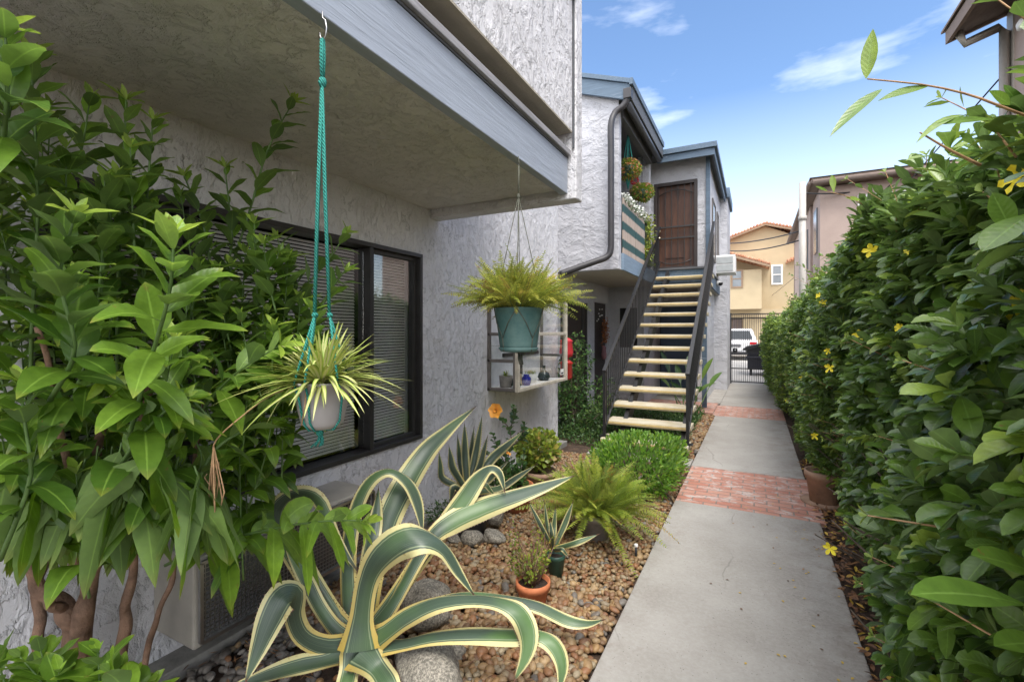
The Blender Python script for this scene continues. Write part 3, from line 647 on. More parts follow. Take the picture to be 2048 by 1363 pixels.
# wreath
lv = Leaves(); k = 260; a = rng.random(k)*6.28; rr = .10+rng.normal(0,.03,k)
c = np.array([-2.82,9.72,1.55]); lv.add(c+np.c_[rng.normal(0,.02,k),np.cos(a)*rr,np.sin(a)*rr*1.8], rng.normal(0,1,(k,3)), (1,0,0), .06, .03, .1, S=2)
o = lv.build('wreath', plain('autumn_leaf',(.33,.11,.03),.7,.4,30), origin=tuple(c)); tag(o, 'rust orange leaf wreath hanging on the dark screen door', 'wreath')
s = MB(); s.lathe([(0,0),(.05,.03),(.06,.12),(.045,.20),(.05,.26),(.02,.30),(0,.30)], (-2.82,9.62,.95), 10); tag(s.build('door_charm', plain('mauve',(.28,.13,.14),.6), origin=(-2.82,9.62,.95)), 'mauve charm hanging below the wreath on the screen door', 'ornament')
# post under the landing
s = MB(); s.box(-.965,-.875,10.2,10.29,-.05,2.5); tag(s.build('support_post', M['blue_trim'], origin=(-.92,10.24,0), bevel=.004), 'slim blue post carrying the upstairs landing beside the path', 'post')
# window air conditioner
t = empty('window_air_conditioner', (-.87,12.3,2.9), 'white window air conditioner sticking out of the upper side wall', 'air conditioner')
s = MB(); s.box(-.87,-.42,12.1,12.75,2.92,3.34); s.build('housing', M['white'], t, bevel=.012)
for z in (2.965,3.145):
    s = MB(); s.box(-.82,-.47,12.085,12.098,z,z+.145)
    s.build('vent_panel', plain('vent_grey',(.40,.42,.42),.6), t)
t = empty('security_camera', W(1436,566,11.3), 'small white security camera below the landing beam', 'camera'); q = t.location
s = MB(); s.tube([q+Vector((-.30,.1,.12)),q+Vector((-.1,.02,.05))],.02,8); s.build('bracket', M['white'], t)
s = MB(); s.tube([q+Vector((-.12,.05,.06)),q+Vector((.05,-.08,-.02))],[.05,.06],12); s.build('housing', M['white'], t)
s = MB(); s.lathe([(0,-.05),(.05,-.02),(.055,.03)], q+Vector((.06,-.09,-.03)), 12); s.build('lens', M['black'], t)

# balcony screen fence and its flowers
m = NM('screen_slats'); sp = m.n('ShaderNodeSeparateXYZ'); m.L(m.tc(), sp.inputs[0])
base = m.mix(m.rng(m.noise(30,4,.6,0,(1,1,.1)),.3,.7), (.36,.28,.23), (.55,.45,.38))
def band(z, h=.055): return m.rng(m.math('ABSOLUTE', m.math('SUBTRACT', m.math('ADD', sp.outputs['Z'], m.math('MULTIPLY', m.noise(25,2), .04)), z+.02)), h, h+.02, 1, 0)
bs = m.math('MAXIMUM', m.math('MAXIMUM', band(.70), band(.43)), band(.15))
m.color(m.mix(bs, base, (.03,.085,.085))); m.rough(.8)
t = empty('balcony_screen', (-1.83,8,2.76), 'whitewashed slat screen with three dark green bands on the balcony edge', 'fence')
for y0, y1 in ((7.27,8.12),(8.14,8.86)):
    s = MB(); y = y0
    while y < y1-.03: s.box(-1.838,-1.822,y,y+.038,2.765,3.62+rng.random()*.02); y += .042
    s.build('slat_panel', m.m, t)
s = MB()
for y in (7.26,8.13,8.88): s.tube([(-1.85,y,2.76),(-1.85,y,3.66)],.014,6)
s.tube([(-1.85,7.26,3.6),(-1.85,9.5,3.6)],.016,6); s.tube([(-1.85,7.26,2.83),(-1.85,9.5,2.83)],.012,6)
y = 9.0
while y < 9.5: s.tube([(-1.85,y,2.8),(-1.85,y,3.6)],.007,5); y += .1
s.build('rail', M['black'], t)
def flower_ball(name, c, r, matl, matf, kl, kf, label, cat, mats_extra=None, sc=(1,1,.8), group=None):
    t = empty(name, tuple(c), label, cat, group); c = np.array(c)
    d = nrm(rng.normal(0,1,(kl,3))); p = c + d*np.array(sc)*r*(rng.random((kl,1))**.5)
    lv = Leaves(); lv.add(p, d+np.array([0,0,.3]), rng.normal(0,1,(kl,3)), .055, .025, .3, S=3); lv.build('foliage', matl, t)
    d = nrm(rng.normal(0,1,(kf,3))); p = c + d*np.array(sc)*r*1.02
    lv = Leaves()
    for j in range(5):
        dd = nrm(d + rng.normal(0,.7,(kf,3))); lv.add(p, dd, d, .028, .024, .05, S=2, prof='oval')
    tag(lv.build('blossoms', matf, t), kind='stuff'); return t
m = NM('pink_orange_petal'); r_, g_, b_ = m.attr()[:3]; m.color(m.ramp(r_,[(0,(.65,.22,.12)),(.5,(.70,.42,.12)),(1,(.55,.16,.20))])); m.rough(.6); PO = m.m
t = flower_ball('hanging_basket', W(1256,338,8.0), .20, M['leaf_lime'], PO, 1300, 120, 'hanging basket of orange and pink flowers in a teal rope hanger on the balcony', 'hanging basket', group='flower baskets on the balcony')
c = Vector(t.location); s = MB()
for dx, dy in ((.08,0),(-.08,0),(0,.08),(0,-.08)): s.tube([c+Vector((0,0,.62)),c+Vector((dx,dy,.1)),c+Vector((dx*.5,dy*.5,-.15)),c+Vector((0,0,-.34))],.008,5)
s.build('rope_hanger', M['rope_teal'], t); s = MB(); s.lathe([(0,-.12),(.09,-.12),(.12,.03),(0,.02)], c, 14); s.build('pot', M['pot_teal'], t)
t = flower_ball('hanging_basket', W(1284,384,8.9), .20, M['leaf_lime'], PO, 1300, 80, 'hanging basket topped by a red bloom beside the upstairs door', 'hanging basket', group='flower baskets on the balcony')
c = Vector(t.location); s = MB(); s.tube([c+Vector((0,0,.75)),c+Vector((0,0,.1))],.005,5); s.build('hanger', M['black'], t)
s = MB(); s.lathe([(0,-.12),(.09,-.12),(.12,.03),(0,.02)], c, 14); s.build('pot', M['pot_teal'], t)
lv = Leaves(); k = 60; d = nrm(rng.normal(0,1,(k,3))); lv.add(np.array(c)+np.array([-.13,-.05,.22])+d*.05, d, rng.normal(0,1,(k,3)), .04, .04, 0, S=2, prof='oval'); lv.build('red_bloom', M['petal_r'], t)
s = Leaves(); t = empty('flower_garland', (-1.83,8.1,3.62), 'garland of white blossoms along the top of the balcony screen', 'garland')
k = 420; p = np.c_[-1.83+rng.normal(0,.03,k), 7.3+rng.random(k)*1.65, 3.66+rng.normal(0,.035,k)]
s.add(p, rng.normal(0,1,(k,3)), rng.normal(0,1,(k,3)), .045, .035, 0, S=2, prof='oval'); tag(s.build('blossoms', M['petal_w'], t), kind='stuff')
s = Leaves(); k = 350; p = np.c_[-1.83+rng.normal(0,.03,k), 7.3+rng.random(k)*1.7, 3.63+rng.normal(0,.04,k)]
s.add(p, rng.normal(0,1,(k,3)), rng.normal(0,1,(k,3)), .05, .02, .2, S=2); s.build('foliage', M['leaf_dark'], t)
s = Leaves(); t = empty('balcony_vine', (-1.88,9.2,2.8), 'light green vine climbing the balcony corner left of the security door', 'climbing plant')
k = 900; zz = rng.random(k); p = np.c_[-1.86+rng.normal(0,.06,k), 9.2+rng.normal(0,.16,k)+zz*.1-.05, 2.82+zz**1.3*.95]
s.add(p, rng.normal(0,1,(k,3))+np.array([.5,0,.2]), rng.normal(0,1,(k,3)), .06, .035, .3, S=3); s.build('foliage', M['leaf_lime'], t)
s = MB(); s.tube([(-1.88,9.2,2.8),(-1.85,9.25,3.2),(-1.87,9.2,3.7)],.008,5); s.build('stem', M['bark_grey'], t)

# ============================================================ STAIRS
st = empty('staircase', (-1.24,7.8,0), 'open outdoor staircase with cream treads and black railings beside the path', 'staircase')
RISE, RUN, SX0, SX1 = .187, .28, -1.765, -.705
def ty(i): return 5.86 + RUN*(i-1)       # front edge of tread i
for i in range(1, 15):
    z = RISE*i; y = ty(i); s = MB()
    prof = [(y+.012,z-.062),(y,z-.045),(y-.004,z-.02),(y+.004,z-.004),(y+.02,z),(y+.30,z),(y+.30,z-.062)]
    s.prism(prof,'x',SX0,SX1); tr = s.build('tread', M['tread'], st, bevel=.004)
    s = MB(); s.box(SX0+.004,SX1-.004,y-.007,y-.0035,z-.04,z-.018); s.build('nosing', M['tread_nose'], tr)
for x in (-1.56,-.80):
    s = MB(); s.bar((x,ty(1)+.1,.0),(x,ty(14)+.32,RISE*14+.06),.055,.19); s.build('stringer', M['black'], st)
    for i in range(1,15): s = MB(); s.box(x-.05,x+.05,ty(i)+.06,ty(i)+.26,RISE*i-.072,RISE*i-.0625); s.build('bracket', M['black'], st)
for sx in (SX0+.02, SX1-.02):
    s = MB(); y0 = ty(1)+.12; y1 = 9.95; z0 = RISE+.84; z1 = z0+(y1-y0)*RISE/RUN
    s.bar((sx,y0-.02,z0),(sx,y1,z1),.05,.035); s.bar((sx,y0+.0,RISE+.10),(sx,y1,RISE+.10+(y1-y0)*RISE/RUN),.03,.025)
    s.build('handrail', M['black'], st, bevel=.003)
    s = MB(); s.bar((sx,y0,.19),(sx,y0,z0),.035,.035); s.box(sx-.06,sx+.06,y0-.05,y0+.05,RISE+.001,RISE+.012); s.build('newel_post', M['black'], st)
    y = y0+.10; k = 0
    while y < y1-.02:
        s = MB(); zz = (y-y0)*RISE/RUN; s.bar((sx,y,RISE+.10+zz),(sx,y,z0+zz),.013,.013); s.build('baluster', M['black'], st); y += .105
# landing guard at left
s = MB(); s.bar((-1.8,9.9,3.62),(-1.8,10.28,3.62),.03,.03)
for y in (9.92,10.0,10.08,10.16,10.24): s.bar((-1.8,y,2.82),(-1.8,y,3.62),.012,.012)
s.build('landing_guard', M['black'], st)

# ============================================================ GATE, ALLEY, FAR HOUSES
YG = 15.3
t = empty('gate', (0,YG,0), 'tall black metal gate of thin bars closing the end of the path', 'gate')
s = MB(); s.box(-.70,-.63,YG-.04,YG+.04,0,2.08); s.build('gate_post', M['black'], t); s = MB(); s.box(.86,.93,YG-.04,YG+.04,0,2.08); s.build('gate_post', M['black'], t)
s = MB()
for z in (.07,.46,1.93,2.05): s.bar((-.63,YG,z),(.86,YG,z),.03,.03)
s.build('rail', M['black'], t)
x = -.60
while x < .85:
    s = MB(); s.bar((x,YG,.05),(x,YG,2.05),.012,.012); s.build('bar', M['black'], t); x += .056
s = MB(); s.box(-.60,-.47,YG-.03,YG+.03,.93,1.05); s.build('lock_box', M['black'], t, bevel=.01); s = MB(); s.lathe([(0,-.03),(.03,0),(0,.03)], (-.53,YG-.05,.99), 10); s.build('handle', M['steel'], t)
# dumpster
t = empty('dumpster', (.6,18.9,0), 'black wheeled dumpster with a sloping lid standing in the alley', 'dumpster')
s = MB(); s.prism([(18.3,.22),(19.5,.22),(19.5,.95),(18.2,.80)],'x',-.25,1.7); s.box(-.30,1.75,18.19,19.52,.60,.68); s.build('bin', plain('dark_bin',(.012,.013,.022),.45), t, bevel=.02)
s = MB()
pts = [(-.42,.90),(-.30,1.0),(.1,1.10),(.8,1.20),(1.75,1.24),(1.75,1.18),(.8,1.13),(.1,1.02),(-.3,.88)]
s.prism(pts,'y',18.12,19.55); s.prism([(-.30,.80),(1.74,.80),(1.74,1.19),(.8,1.14),(.1,1.03),(-.29,.90)],'y',18.2,19.5); s.build('lid', plain('black_lid',(.015,.015,.017),.5), t)
s = MB(); s.box(.35,1.0,18.10,18.118,.90,1.03); s.build('sign_plate', M['white'], t)
for x in (-.15,1.5):
    for y in (18.45,19.3):
        s = MB(); s.tube([(x-.04,y,.09),(x+.04,y,.09)],.09,12); s.box(x-.02,x+.02,y-.05,y+.05,.09,.22); s.build('wheel', M['black'], t)
# suv seen from behind
t = empty('parked_car', (-.85,28.5,0), 'white parked car seen from behind through the gate bars', 'car')
carp = plain('white_car_paint', (.72,.72,.73), .25, .02)
s = MB(); yr = 27.6
body = [(yr+.05,.35),(yr-.02,.55),(yr,.95),(yr+.12,1.08),(yr+3.0,1.08),(yr+4.4,.95),(yr+4.6,.6),(yr+4.5,.35)]
s.prism(body,'x',-1.80,.10)
s.build('body', carp, t, bevel=.08)
s = MB()
def trap(y, z, hw): return [(-.85-hw,y,z),(-.85+hw,y,z)]
a0=trap(yr+.10,1.06,.90)+trap(yr+3.3,1.06,.90); a1=trap(yr+.42,1.66,.68)+trap(yr+2.4,1.70,.68)
v=[a0[0],a0[1],a0[3],a0[2],a1[0],a1[1],a1[3],a1[2]]
s.add(v,[(0,3,2,1),(4,5,6,7),(0,1,5,4),(1,2,6,5),(2,3,7,6),(3,0,4,7)]); s.build('cabin', carp, t, bevel=.07)
s = MB(); s.add([(-1.55,yr+.125,1.14),(-.15,yr+.125,1.14),(-.28,yr+.36,1.58),(-1.42,yr+.36,1.58)],[(0,1,2,3)]); s.add([(-1.55,yr+.10,1.14),(-.15,yr+.10,1.14),(-.28,yr+.33,1.58),(-1.42,yr+.33,1.58)],[(0,1,2,3)]); s.build('rear_window', plain('car_glass',(.03,.035,.04),.1), t)
for x in (-1.74,-.26):
    s = MB(); s.box(x,x+.32,yr-.05,yr+.06,.86,.99); s.build('tail_light', plain('tail_red',(.5,.02,.03),.2), t)
s = MB(); s.box(-1.15,-.70,yr-.045,yr-.02,.72,.86); s.build('licence_plate', plain('plate_grey',(.12,.12,.13),.4), t)
s = MB(); s.box(-1.78,.08,yr-.06,yr+.1,.30,.46); s.build('bumper', M['black'], t, bevel=.03)
for x in (-1.72,-.18):
    for y in (yr+.85,yr+3.6):
        s = MB(); s.tube([(x,y,.34),(x+.22,y,.34)],.34,20); s.build('wheel', M['black'], t)
# tan house
t = empty('tan_house', (-1,34,0), 'tan stucco house with red tiled gables above garage doors across the alley', 'house')
s = MB(); s.box(-9,9,35.0,42,0,6.6); 
c1 = W(1530,452,31.5); xr = W(1600,470,31.5).x; zt = c1.z
s.prism([(c1.x-6,6.6),(c1.x,zt-.15),(c1.x+4,6.6)],'y',35.0,42)
s.build('wall', M['tan'], t)
xl = W(1523,560,30).x
s = MB(); s.box(-9,xl,33.0,35.0,2.95,5.4); s.build('bay_wall', M['tan'], t)
s = MB(); s.box(-9,9,34.2,35.0,2.45,2.95); s.build('garage_lintel', M['tan'], t)
def tiles(mb, p, q, y0, y1, th=.18):
    # sloped tiled slab between two (x,z) points with rounded tile ends
    p = Vector((p[0],0,p[1])); q = Vector((q[0],0,q[1]))
    mb.bar((p.x,y0,p.z),(q.x,y0,q.z),.0,.0) if 0 else None
    mb.prism([(p.x,p.z),(q.x,q.z),(q.x,q.z-th*.5),(p.x,p.z-th*.5)],'y',y0,y1)
    n = max(3, int((q-p).length/.19))
    for i in range(n):
        c = p.lerp(q,(i+.5)/n); mb.tube([(c.x,y0-.03,c.z),(c.x,y1,c.z)],.085,8)
s = MB(); tiles(s,(c1.x-6.2,zt-2.15),(c1.x,zt),34.5,42); tiles(s,(c1.x,zt),(c1.x+4.6,zt-1.35),34.5,42)
b1 = W(1462,500,29.3); b2 = W(1540,533,29.3)
tiles(s,(b1.x-2.5,b1.z+.75),(b2.x,b2.z+.1),32.4,35); tiles(s,(W(1573,522,29.6).x,W(1573,522,29.6).z),(W(1620,508,29.6).x+2,W(1620,508,29.6).z+1.0),34.2,35.3)
s.build('roof', M['roof_tile'], t)
s = MB(); s.prism([(c1.x-6.2,zt-2.35),(c1.x,zt-.2),(c1.x,zt-.10),(c1.x-6.2,zt-2.25)],'y',34.45,34.6); s.prism([(c1.x,zt-.2),(c1.x+4.6,zt-1.55),(c1.x+4.6,zt-1.45),(c1.x,zt-.10)],'y',34.45,34.6)
s.prism([(b1.x-2.5,b1.z+.5),(b2.x,b2.z-.15),(b2.x,b2.z-.02),(b1.x-2.5,b1.z+.65)],'y',32.35,32.5); s.build('eave', M['tan_dark'], t)
def farwin(px0,py0,px1,py1,D,y,parent,fm=None,mull=True):
    a = W(px0,py0,D); b = W(px1,py1,D); s = MB(); k=.10
    s.box(a.x,b.x,y-.06,y-.01,b.z,b.z+k); s.box(a.x,b.x,y-.06,y-.01,a.z-k,a.z); s.box(a.x,a.x+k,y-.06,y-.01,b.z+k,a.z-k); s.box(b.x-k,b.x,y-.06,y-.01,b.z+k,a.z-k)
    if mull: mz=(a.z+b.z)/2; s.box(a.x+k,b.x-k,y-.055,y-.01,mz-.03,mz+.03)
    f = s.build('window', fm or M['white'], parent); s = MB(); s.box(a.x+k,b.x-k,y-.03,y-.012,b.z+k,a.z-k); s.build('pane', M['winpane'], f)
farwin(1542,532,1564,571,31.2,35.0,t); farwin(1461,538,1486,575,29.5,33.0,t,M['tan_dark'])
for x0,x1 in ((-4.4,-.75),(.55,4.2)):
    s = MB(); s.box(x0,x1,34.6,34.7,0,2.35)
    x = x0+.3
    g_ = s.build('garage_door', plain('garage_brown',(.17,.13,.12),.7,.1,3), t)
    s = MB()
    while x < x1: s.box(x,x+.03,34.57,34.598,.05,2.3); x += .3
    s.build('panel_ribs', M['tan_dark'], g_)
s = MB(); s.box(-.75,.55,34.4,34.7,0,2.45); s.build('garage_pier', M['tan'], t)
# pink house beyond the hedge
t = empty('pink_house', (1.5,14,0), 'pink stucco house with brown eaves and white window beyond the hedge', 'house')
s = MB(); s.box(1.43,8,14,15.6,0,5.15); s.box(1.62,8,15.6,16.0,0,5.15); s.box(1.40,8,16.0,22.4,0,5.15); s.build('wall', M['pink'], t)
s = MB(); s.box(1.22,2.0,14.0,22.6,5.18,5.30)
s.box(1.22,9,13.65,14.0,5.18,5.30); s.build('eave', M['brown_eave'], t)
s = MB()
s.add([(1.18,13.6,5.31),(9,13.6,5.31),(9,17.0,5.95),(4.2,17.0,5.95),(4.2,22.6,5.95),(1.18,22.6,5.31)],[(0,1,2,3),(0,3,4,5)])
s.build('roof', plain('weathered_tile',(.33,.17,.11),.85,.3,6,.02,14), t)
s = MB(); s.tube([(1.19,13.7,5.2),(1.19,22.6,5.2)],.06,8); s.tube([(1.25,13.62,5.2),(9,13.62,5.2)],.06,8); s.build('gutter', M['brown_eave'], t)
def pinkwin(px0,py0,px1,py1):
    a = W(px0,py0,11.9); b = W(px1,py1,12.6); k=.06; y=14.0; s=MB()
    s.box(a.x,b.x,y-.04,y,b.z,b.z+k); s.box(a.x,b.x,y-.04,y,a.z-k,a.z); s.box(a.x,a.x+k,y-.04,y,b.z+k,a.z-k); s.box(b.x-k,b.x,y-.04,y,b.z+k,a.z-k); s.box((a.x+b.x)/2-.03,(a.x+b.x)/2+.03,y-.035,y,b.z+k,a.z-k)
    f = s.build('window', M['white'], t); s = MB(); s.box(a.x+k,b.x-k,y-.02,y-.004,b.z+k,a.z-k); s.build('pane', M['curtain'], f)
pinkwin(1707,402,1850,520)
s = MB(); s.box(1.395,1.428,14.45,15.1,3.6,4.75); s.build('window', M['winpane'], t)
s = MB(); s.box(1.36,1.40,16.6,17.2,3.4,4.6); s.build('window', M['winpane'], t)
s = MB(); s.tube([W(1584,462,19),W(1592,470,19),W(1590,600,19),W(1590,800,19)],.05,8); s.build('downspout', M['brown_eave'], t)
s = MB(); q = W(1605,365,11.2); s.tube([(q.x,q.y,0),(q.x,q.y,q.z)],.075,12); s.tube([(q.x,q.y,q.z-.9),(q.x,q.y,q.z-.8)],.09,12); tag(s.build('vent_pipe', M['offwhite'], origin=(q.x,q.y,0)), 'tall off white vent pipe standing before the pink house', 'pipe')
# second pink house, upper right
t = empty('neighbour_house', (3.2,4.5,0), 'pink stucco house corner with dark eave at the upper right edge', 'house')
s = MB(); s.box(2.80,7,.5,8.05,0,5.6); s.build('wall', M['pink'], t)
s = MB(); s.prism([(2.25,5.34),(2.25,5.44),(5,6.40),(5,6.30)],'y',.3,8.05); s.build('eave', plain('dark_eave_wood',(.13,.10,.085),.8,.3,8), t)
s = MB(); s.box(2.21,2.25,.3,8.05,5.30,5.46); s.prism([(2.21,5.30),(2.21,5.47),(5,6.43),(5,6.24)],'y',8.052,8.09); s.build('fascia', M['brown_eave'], t)
s = MB(); s.prism([(2.18,5.475),(2.18,5.505),(5,6.48),(5,6.44)],'y',.2,8.15); s.build('roof', M['brown_eave'], t)
q = [(2.30,7.95,5.36),(2.36,7.95,5.20),(2.68,7.95,5.31),(2.73,7.95,5.24),(2.73,7.95,0)]
s = MB(); s.tube(q,.055,4); s.build('downspout', M['offwhite'], t)
s = MB(); s.box(2.785,2.80,7.90,8.06,0,5.5); s.build('corner_trim', M['offwhite'], t)
s = MB(); q = W(2046,52,5.3); s.lathe([(0,-.04),(.05,-.03),(.06,.03),(.03,.08),(0,.09)], q, 10); s.build('lamp', M['white'], t)
# cables
def cable(a, b, sag, r, label):
    a = Vector(a); b = Vector(b); s = MB()
    s.tube([a.lerp(b,i/14)+Vector((0,0,-sag*4*(i/14)*(1-i/14))) for i in range(15)], r, 5)
    tag(s.build('overhead_cable', M['black'], origin=tuple(a)), label, 'cable', 'overhead cables above the hedge')
cable(W(2010,145,7),W(1560,640,34.5),.15,.012,'overhead cable rising steeply across the pink house window')
cable(W(1835,350,11.5),W(1600,385,11.5),.18,.018,'thick sagging cable looped under the pink house eave')
cable(W(1440,487,18),W(1600,462,14),.1,.02,'upper overhead cable crossing in front of the tan house gable')
cable(W(1440,500,18),W(1600,480,14),.15,.02,'lower overhead cable crossing in front of the tan house gable')
cable(W(1780,370,11),W(1530,600,34.5),.2,.012,'thin cable slanting down from the pink eave to the tan house')

# ============================================================ PLANTS
def perp(v):
    v = nrm(np.array(v, float)); a = np.array([0,0,1.]) if abs(v[2])<.9 else np.array([1.,0,0])
    u = nrm(np.cross(v, a)); return u, np.cross(u, v)
def stem_leaves(lv, pts, n, Ln, Wd, start=.15, tipn=6, droop=.42, out=.62, tlo=0, thi=.75, tiptint=.95, S=5, prof='lance', jit=.18, fold=.22):
    """leaves in a spiral along a stem, smaller and paler towards the tip"""
    P = spline([tuple(p) for p in pts], 40); ph = rng.random()*6.28
    for i in range(n):
        t = start + (1-start)*(i+.5)/n; k = t*38; j = int(k); p = P[j]*(1-(k-j)) + P[j+1]*(k-j)
        ax = nrm(P[min(j+2,39)]-P[j]); u, v = perp(ax); a = ph + i*2.4
        rad = u*math.cos(a) + v*math.sin(a); o = out*(1-.35*t)
        d = nrm(ax*(1-o) + rad*o + rng.normal(0,jit,3)*.5)
        l = Ln*(.62+.5*math.sin(math.pi*min(1,t*.9+.12)))*(.85+.3*rng.random())
        tt = tlo+(thi-tlo)*rng.random()*(.4+.6*t)
        lv.add(p, d, ax+np.array([0,0,.6]), l, 1.22*Wd*l/Ln*(.85+.3*rng.random()), droop*(1-.5*t)*(.5+rng.random()), fold, S, prof, tt, wave=.18)
    ax = nrm(P[39]-P[36]); u, v = perp(ax)
    for i in range(tipn):
        a = i*2.4; o = .30+.5*i/max(1,tipn); d = nrm(ax*(1-o)+(u*math.cos(a)+v*math.sin(a))*o); l = Ln*(.30+.38*i/tipn)
        lv.add(P[39], d, ax, l, Wd*l/Ln*1.0, .12, .35, 4, prof, min(1,tiptint*(.9+.15*rng.random())))

# ---- big shrub at the left
t = empty('shrub', tuple(W(150,1330,1.75).xy)+(0,), 'big leafy green shrub with long pointed leaves filling the left side under the soffit', 'shrub')
s = MB()
b0 = Vector((t.location.x, t.location.y, -.05))
trk = [
 ([b0, W(150,1290,1.72), W(128,1215,1.70), W(62,1150,1.66), W(40,1000,1.6)], [.075,.062,.05,.034,.02]),
 ([b0+Vector((.02,.0,0)), W(165,1260,1.72), W(178,1170,1.70), W(200,1090,1.68), W(185,960,1.62), W(235,760,1.55)], [.07,.055,.042,.034,.026,.016]),
 ([b0+Vector((.10,.12,0)), W(246,1290,1.82), W(255,1200,1.82), W(268,1120,1.8), W(275,960,1.75), W(300,700,1.7)], [.045,.036,.03,.025,.02,.013]),
 ([b0+Vector((.2,.12,0)), W(290,1320,1.85), W(318,1230,1.85), W(345,1150,1.86), W(375,1050,1.86), W(410,800,1.9), W(460,560,1.9)], [.024,.02,.018,.017,.015,.012,.008]),
 ([W(128,1215,1.70), W(95,1190,1.6), W(150,1100,1.55), W(130,900,1.42), W(75,650,1.33)], [.03,.026,.022,.018,.012]),
 ([b0, W(90,1330,1.7), W(75,1200,1.75), W(90,1050,1.8), W(60,800,1.85)], [.05,.035,.026,.018,.012]),
 ([b0+Vector((-.2,.2,0)), W(215,1250,2.1), W(225,1050,2.1), W(330,700,2.1)], [.03,.022,.018,.01]),
]
for p, r in trk: s.tube([tuple(x) for x in spline([tuple(q)+(rr,) for q, rr in zip(p, r)], 40)[:,:3]+.006*np.sin(np.arange(40)[:,None]*np.array([.9,.7,0])+rng.random(3)*6)], [v*.60*(1+.07*math.sin(i*.8)) for i, v in enumerate(spline([(rr,0) for rr in r], 40)[:,0])], 10)
for i in range(0):
    a = W(60+rng.random()*340, 1250-rng.random()*80, 1.75+rng.random()*.3); b = a+Vector((rng.normal(0,.12), rng.normal(0,.12), .45+rng.random()*.4))
    s.tube([a, a.lerp(b,.5)+Vector((rng.normal(0,.03),0,0)), b], [.008,.006,.003], 5)
s.build('trunk', M['bark'], t)
lv = Leaves(); sb = MB()
def shoot(pts, n, Ln=.135, Wd=.042, r=.006, S=7, **k):
    Wd = min(Wd, .05)
    pts = [W(*p) for p in pts]
    sb.tube([tuple(x) for x in spline([tuple(p) for p in pts], 12)], [r*(1-.6*i/11) for i in range(12)], 6)
    stem_leaves(lv, pts, n, Ln, Wd, S=S, **k)
shoot([(60,1000,1.5),(62,700,1.35),(75,450,1.28),(70,260,1.22),(60,110,1.18)], 44, .15, .05)
shoot([(235,800,1.6),(235,600,1.5),(243,420,1.45),(252,200,1.42)], 30, .145, .044)
shoot([(180,800,1.5),(200,600,1.4),(215,470,1.36),(232,350,1.34)], 24, .145, .046)
shoot([(290,700,1.6),(285,520,1.55),(295,380,1.5),(306,240,1.48)], 26, .13, .038)
shoot([(250,900,1.3),(295,740,1.12),(338,590,1.0),(348,470,.97)], 20, .155, .052, droop=.45, tlo=.3, thi=.85)
shoot([(400,760,1.95),(455,560,1.92),(500,420,1.9),(535,300,1.88),(585,205,1.86)], 26, .165, .045)
shoot([(430,620,1.9),(462,500,1.88),(460,430,1.86),(450,335,1.85)], 13, .14, .04)
shoot([(425,600,1.85),(415,490,1.82),(398,425,1.8),(368,352,1.78)], 13, .13, .042)
shoot([(480,700,2.0),(560,620,2.05),(640,540,2.05),(694,466,2.05)], 17, .14, .04)
shoot([(520,760,2.0),(600,700,2.02),(650,600,2.02),(690,540,2.0)], 14, .14, .04)
shoot([(100,800,1.2),(150,700,1.1),(120,560,1.05),(150,430,1.02)], 20, .15, .05)
shoot([(350,900,1.5),(420,800,1.45),(480,740,1.42),(560,690,1.4)], 16, .15, .046)
shoot([(380,1000,1.4),(430,900,1.42),(500,850,1.5),(560,790,1.55)], 14, .15, .046)
shoot([(330,1130,1.75),(430,1085,1.72),(540,1058,1.70),(640,1042,1.68),(725,1040,1.66)], 30, .16, .052, droop=.75, prof='ellip', tlo=.45, thi=.9, out=.8)
shoot([(0,1120,1.2),(60,960,1.18),(50,850,1.16),(40,760,1.15)], 18, .14, .05, droop=.8)
shoot([(90,900,1.35),(130,820,1.3),(160,780,1.28),(210,760,1.25)], 14, .14, .045, droop=.9)
shoot([(200,1000,1.3),(260,900,1.25),(310,840,1.2),(360,800,1.2)], 14, .15, .05, prof='ellip', droop=.8)
shoot([(0,330,1.0),(10,250,.95),(15,170,.92),(10,60,.9)], 14, .14, .05)
def ytop(x): return float(np.interp(x, [-60,0,100,180,300,380,450,540,600,660], [150,200,190,190,300,400,430,420,540,600]))
def ybot(x): return float(np.interp(x, [-60,0,200,300,400,480,560,660], [1040,1030,970,1010,950,930,820,700]))
for i in range(165):                  # the mass of inner shoots
    x = -60+rng.random()*690; y0 = ytop(x); y1 = ybot(x); y = y0+(y1-y0)*rng.random(); D = 1.22+rng.random()*.85
    if x > 400: D = 1.65+rng.random()*.5
    if D*1.0 > 2.05: D = 2.05
    L_ = 120+rng.random()*130; dx = rng.normal(0,45)
    shoot([(x-dx,y+L_,D+.05),(x-dx*.4,y+L_*.55,D+.03),(x,y,D)], int(8+rng.random()*5), .135+.03*rng.random(), .046, r=.004, prof='ellip' if y > 700 else 'lance', droop=.35+.6*(y-y0)/(y1-y0), tlo=.1, thi=.75, tiptint=.65+.35*rng.random(), tipn=4, jit=.3, S=6)
for i in range(46):                   # low hanging leaves beneath the crown
    x = 20+rng.random()*420; y = 930+rng.random()*90; D = 1.2+rng.random()*.6
    shoot([(x,y-60,D),(x+rng.normal(0,15),y-20,D),(x+rng.normal(0,25),y+20,D)], 5, .15, .055, r=.003, droop=.9, prof='ellip', tlo=0.1, thi=.65, tipn=1, tiptint=.3)
for i in range(20):                   # sprouts at the foot
    x = -20+rng.random()*320; y = 1290+rng.random()*110; D = 1.25+rng.random()*.25
    shoot([(x,y+110,D),(x+rng.normal(0,12),y+60,D),(x+rng.normal(0,20),y,D)], 7, .115, .046, r=.004, droop=.3, tlo=.2, thi=.75, tiptint=.7, tipn=3)
lv.build('foliage', M['leaf_shrub'], t); tag(sb.build('shoots', M['stem_green'], t), kind='stuff')

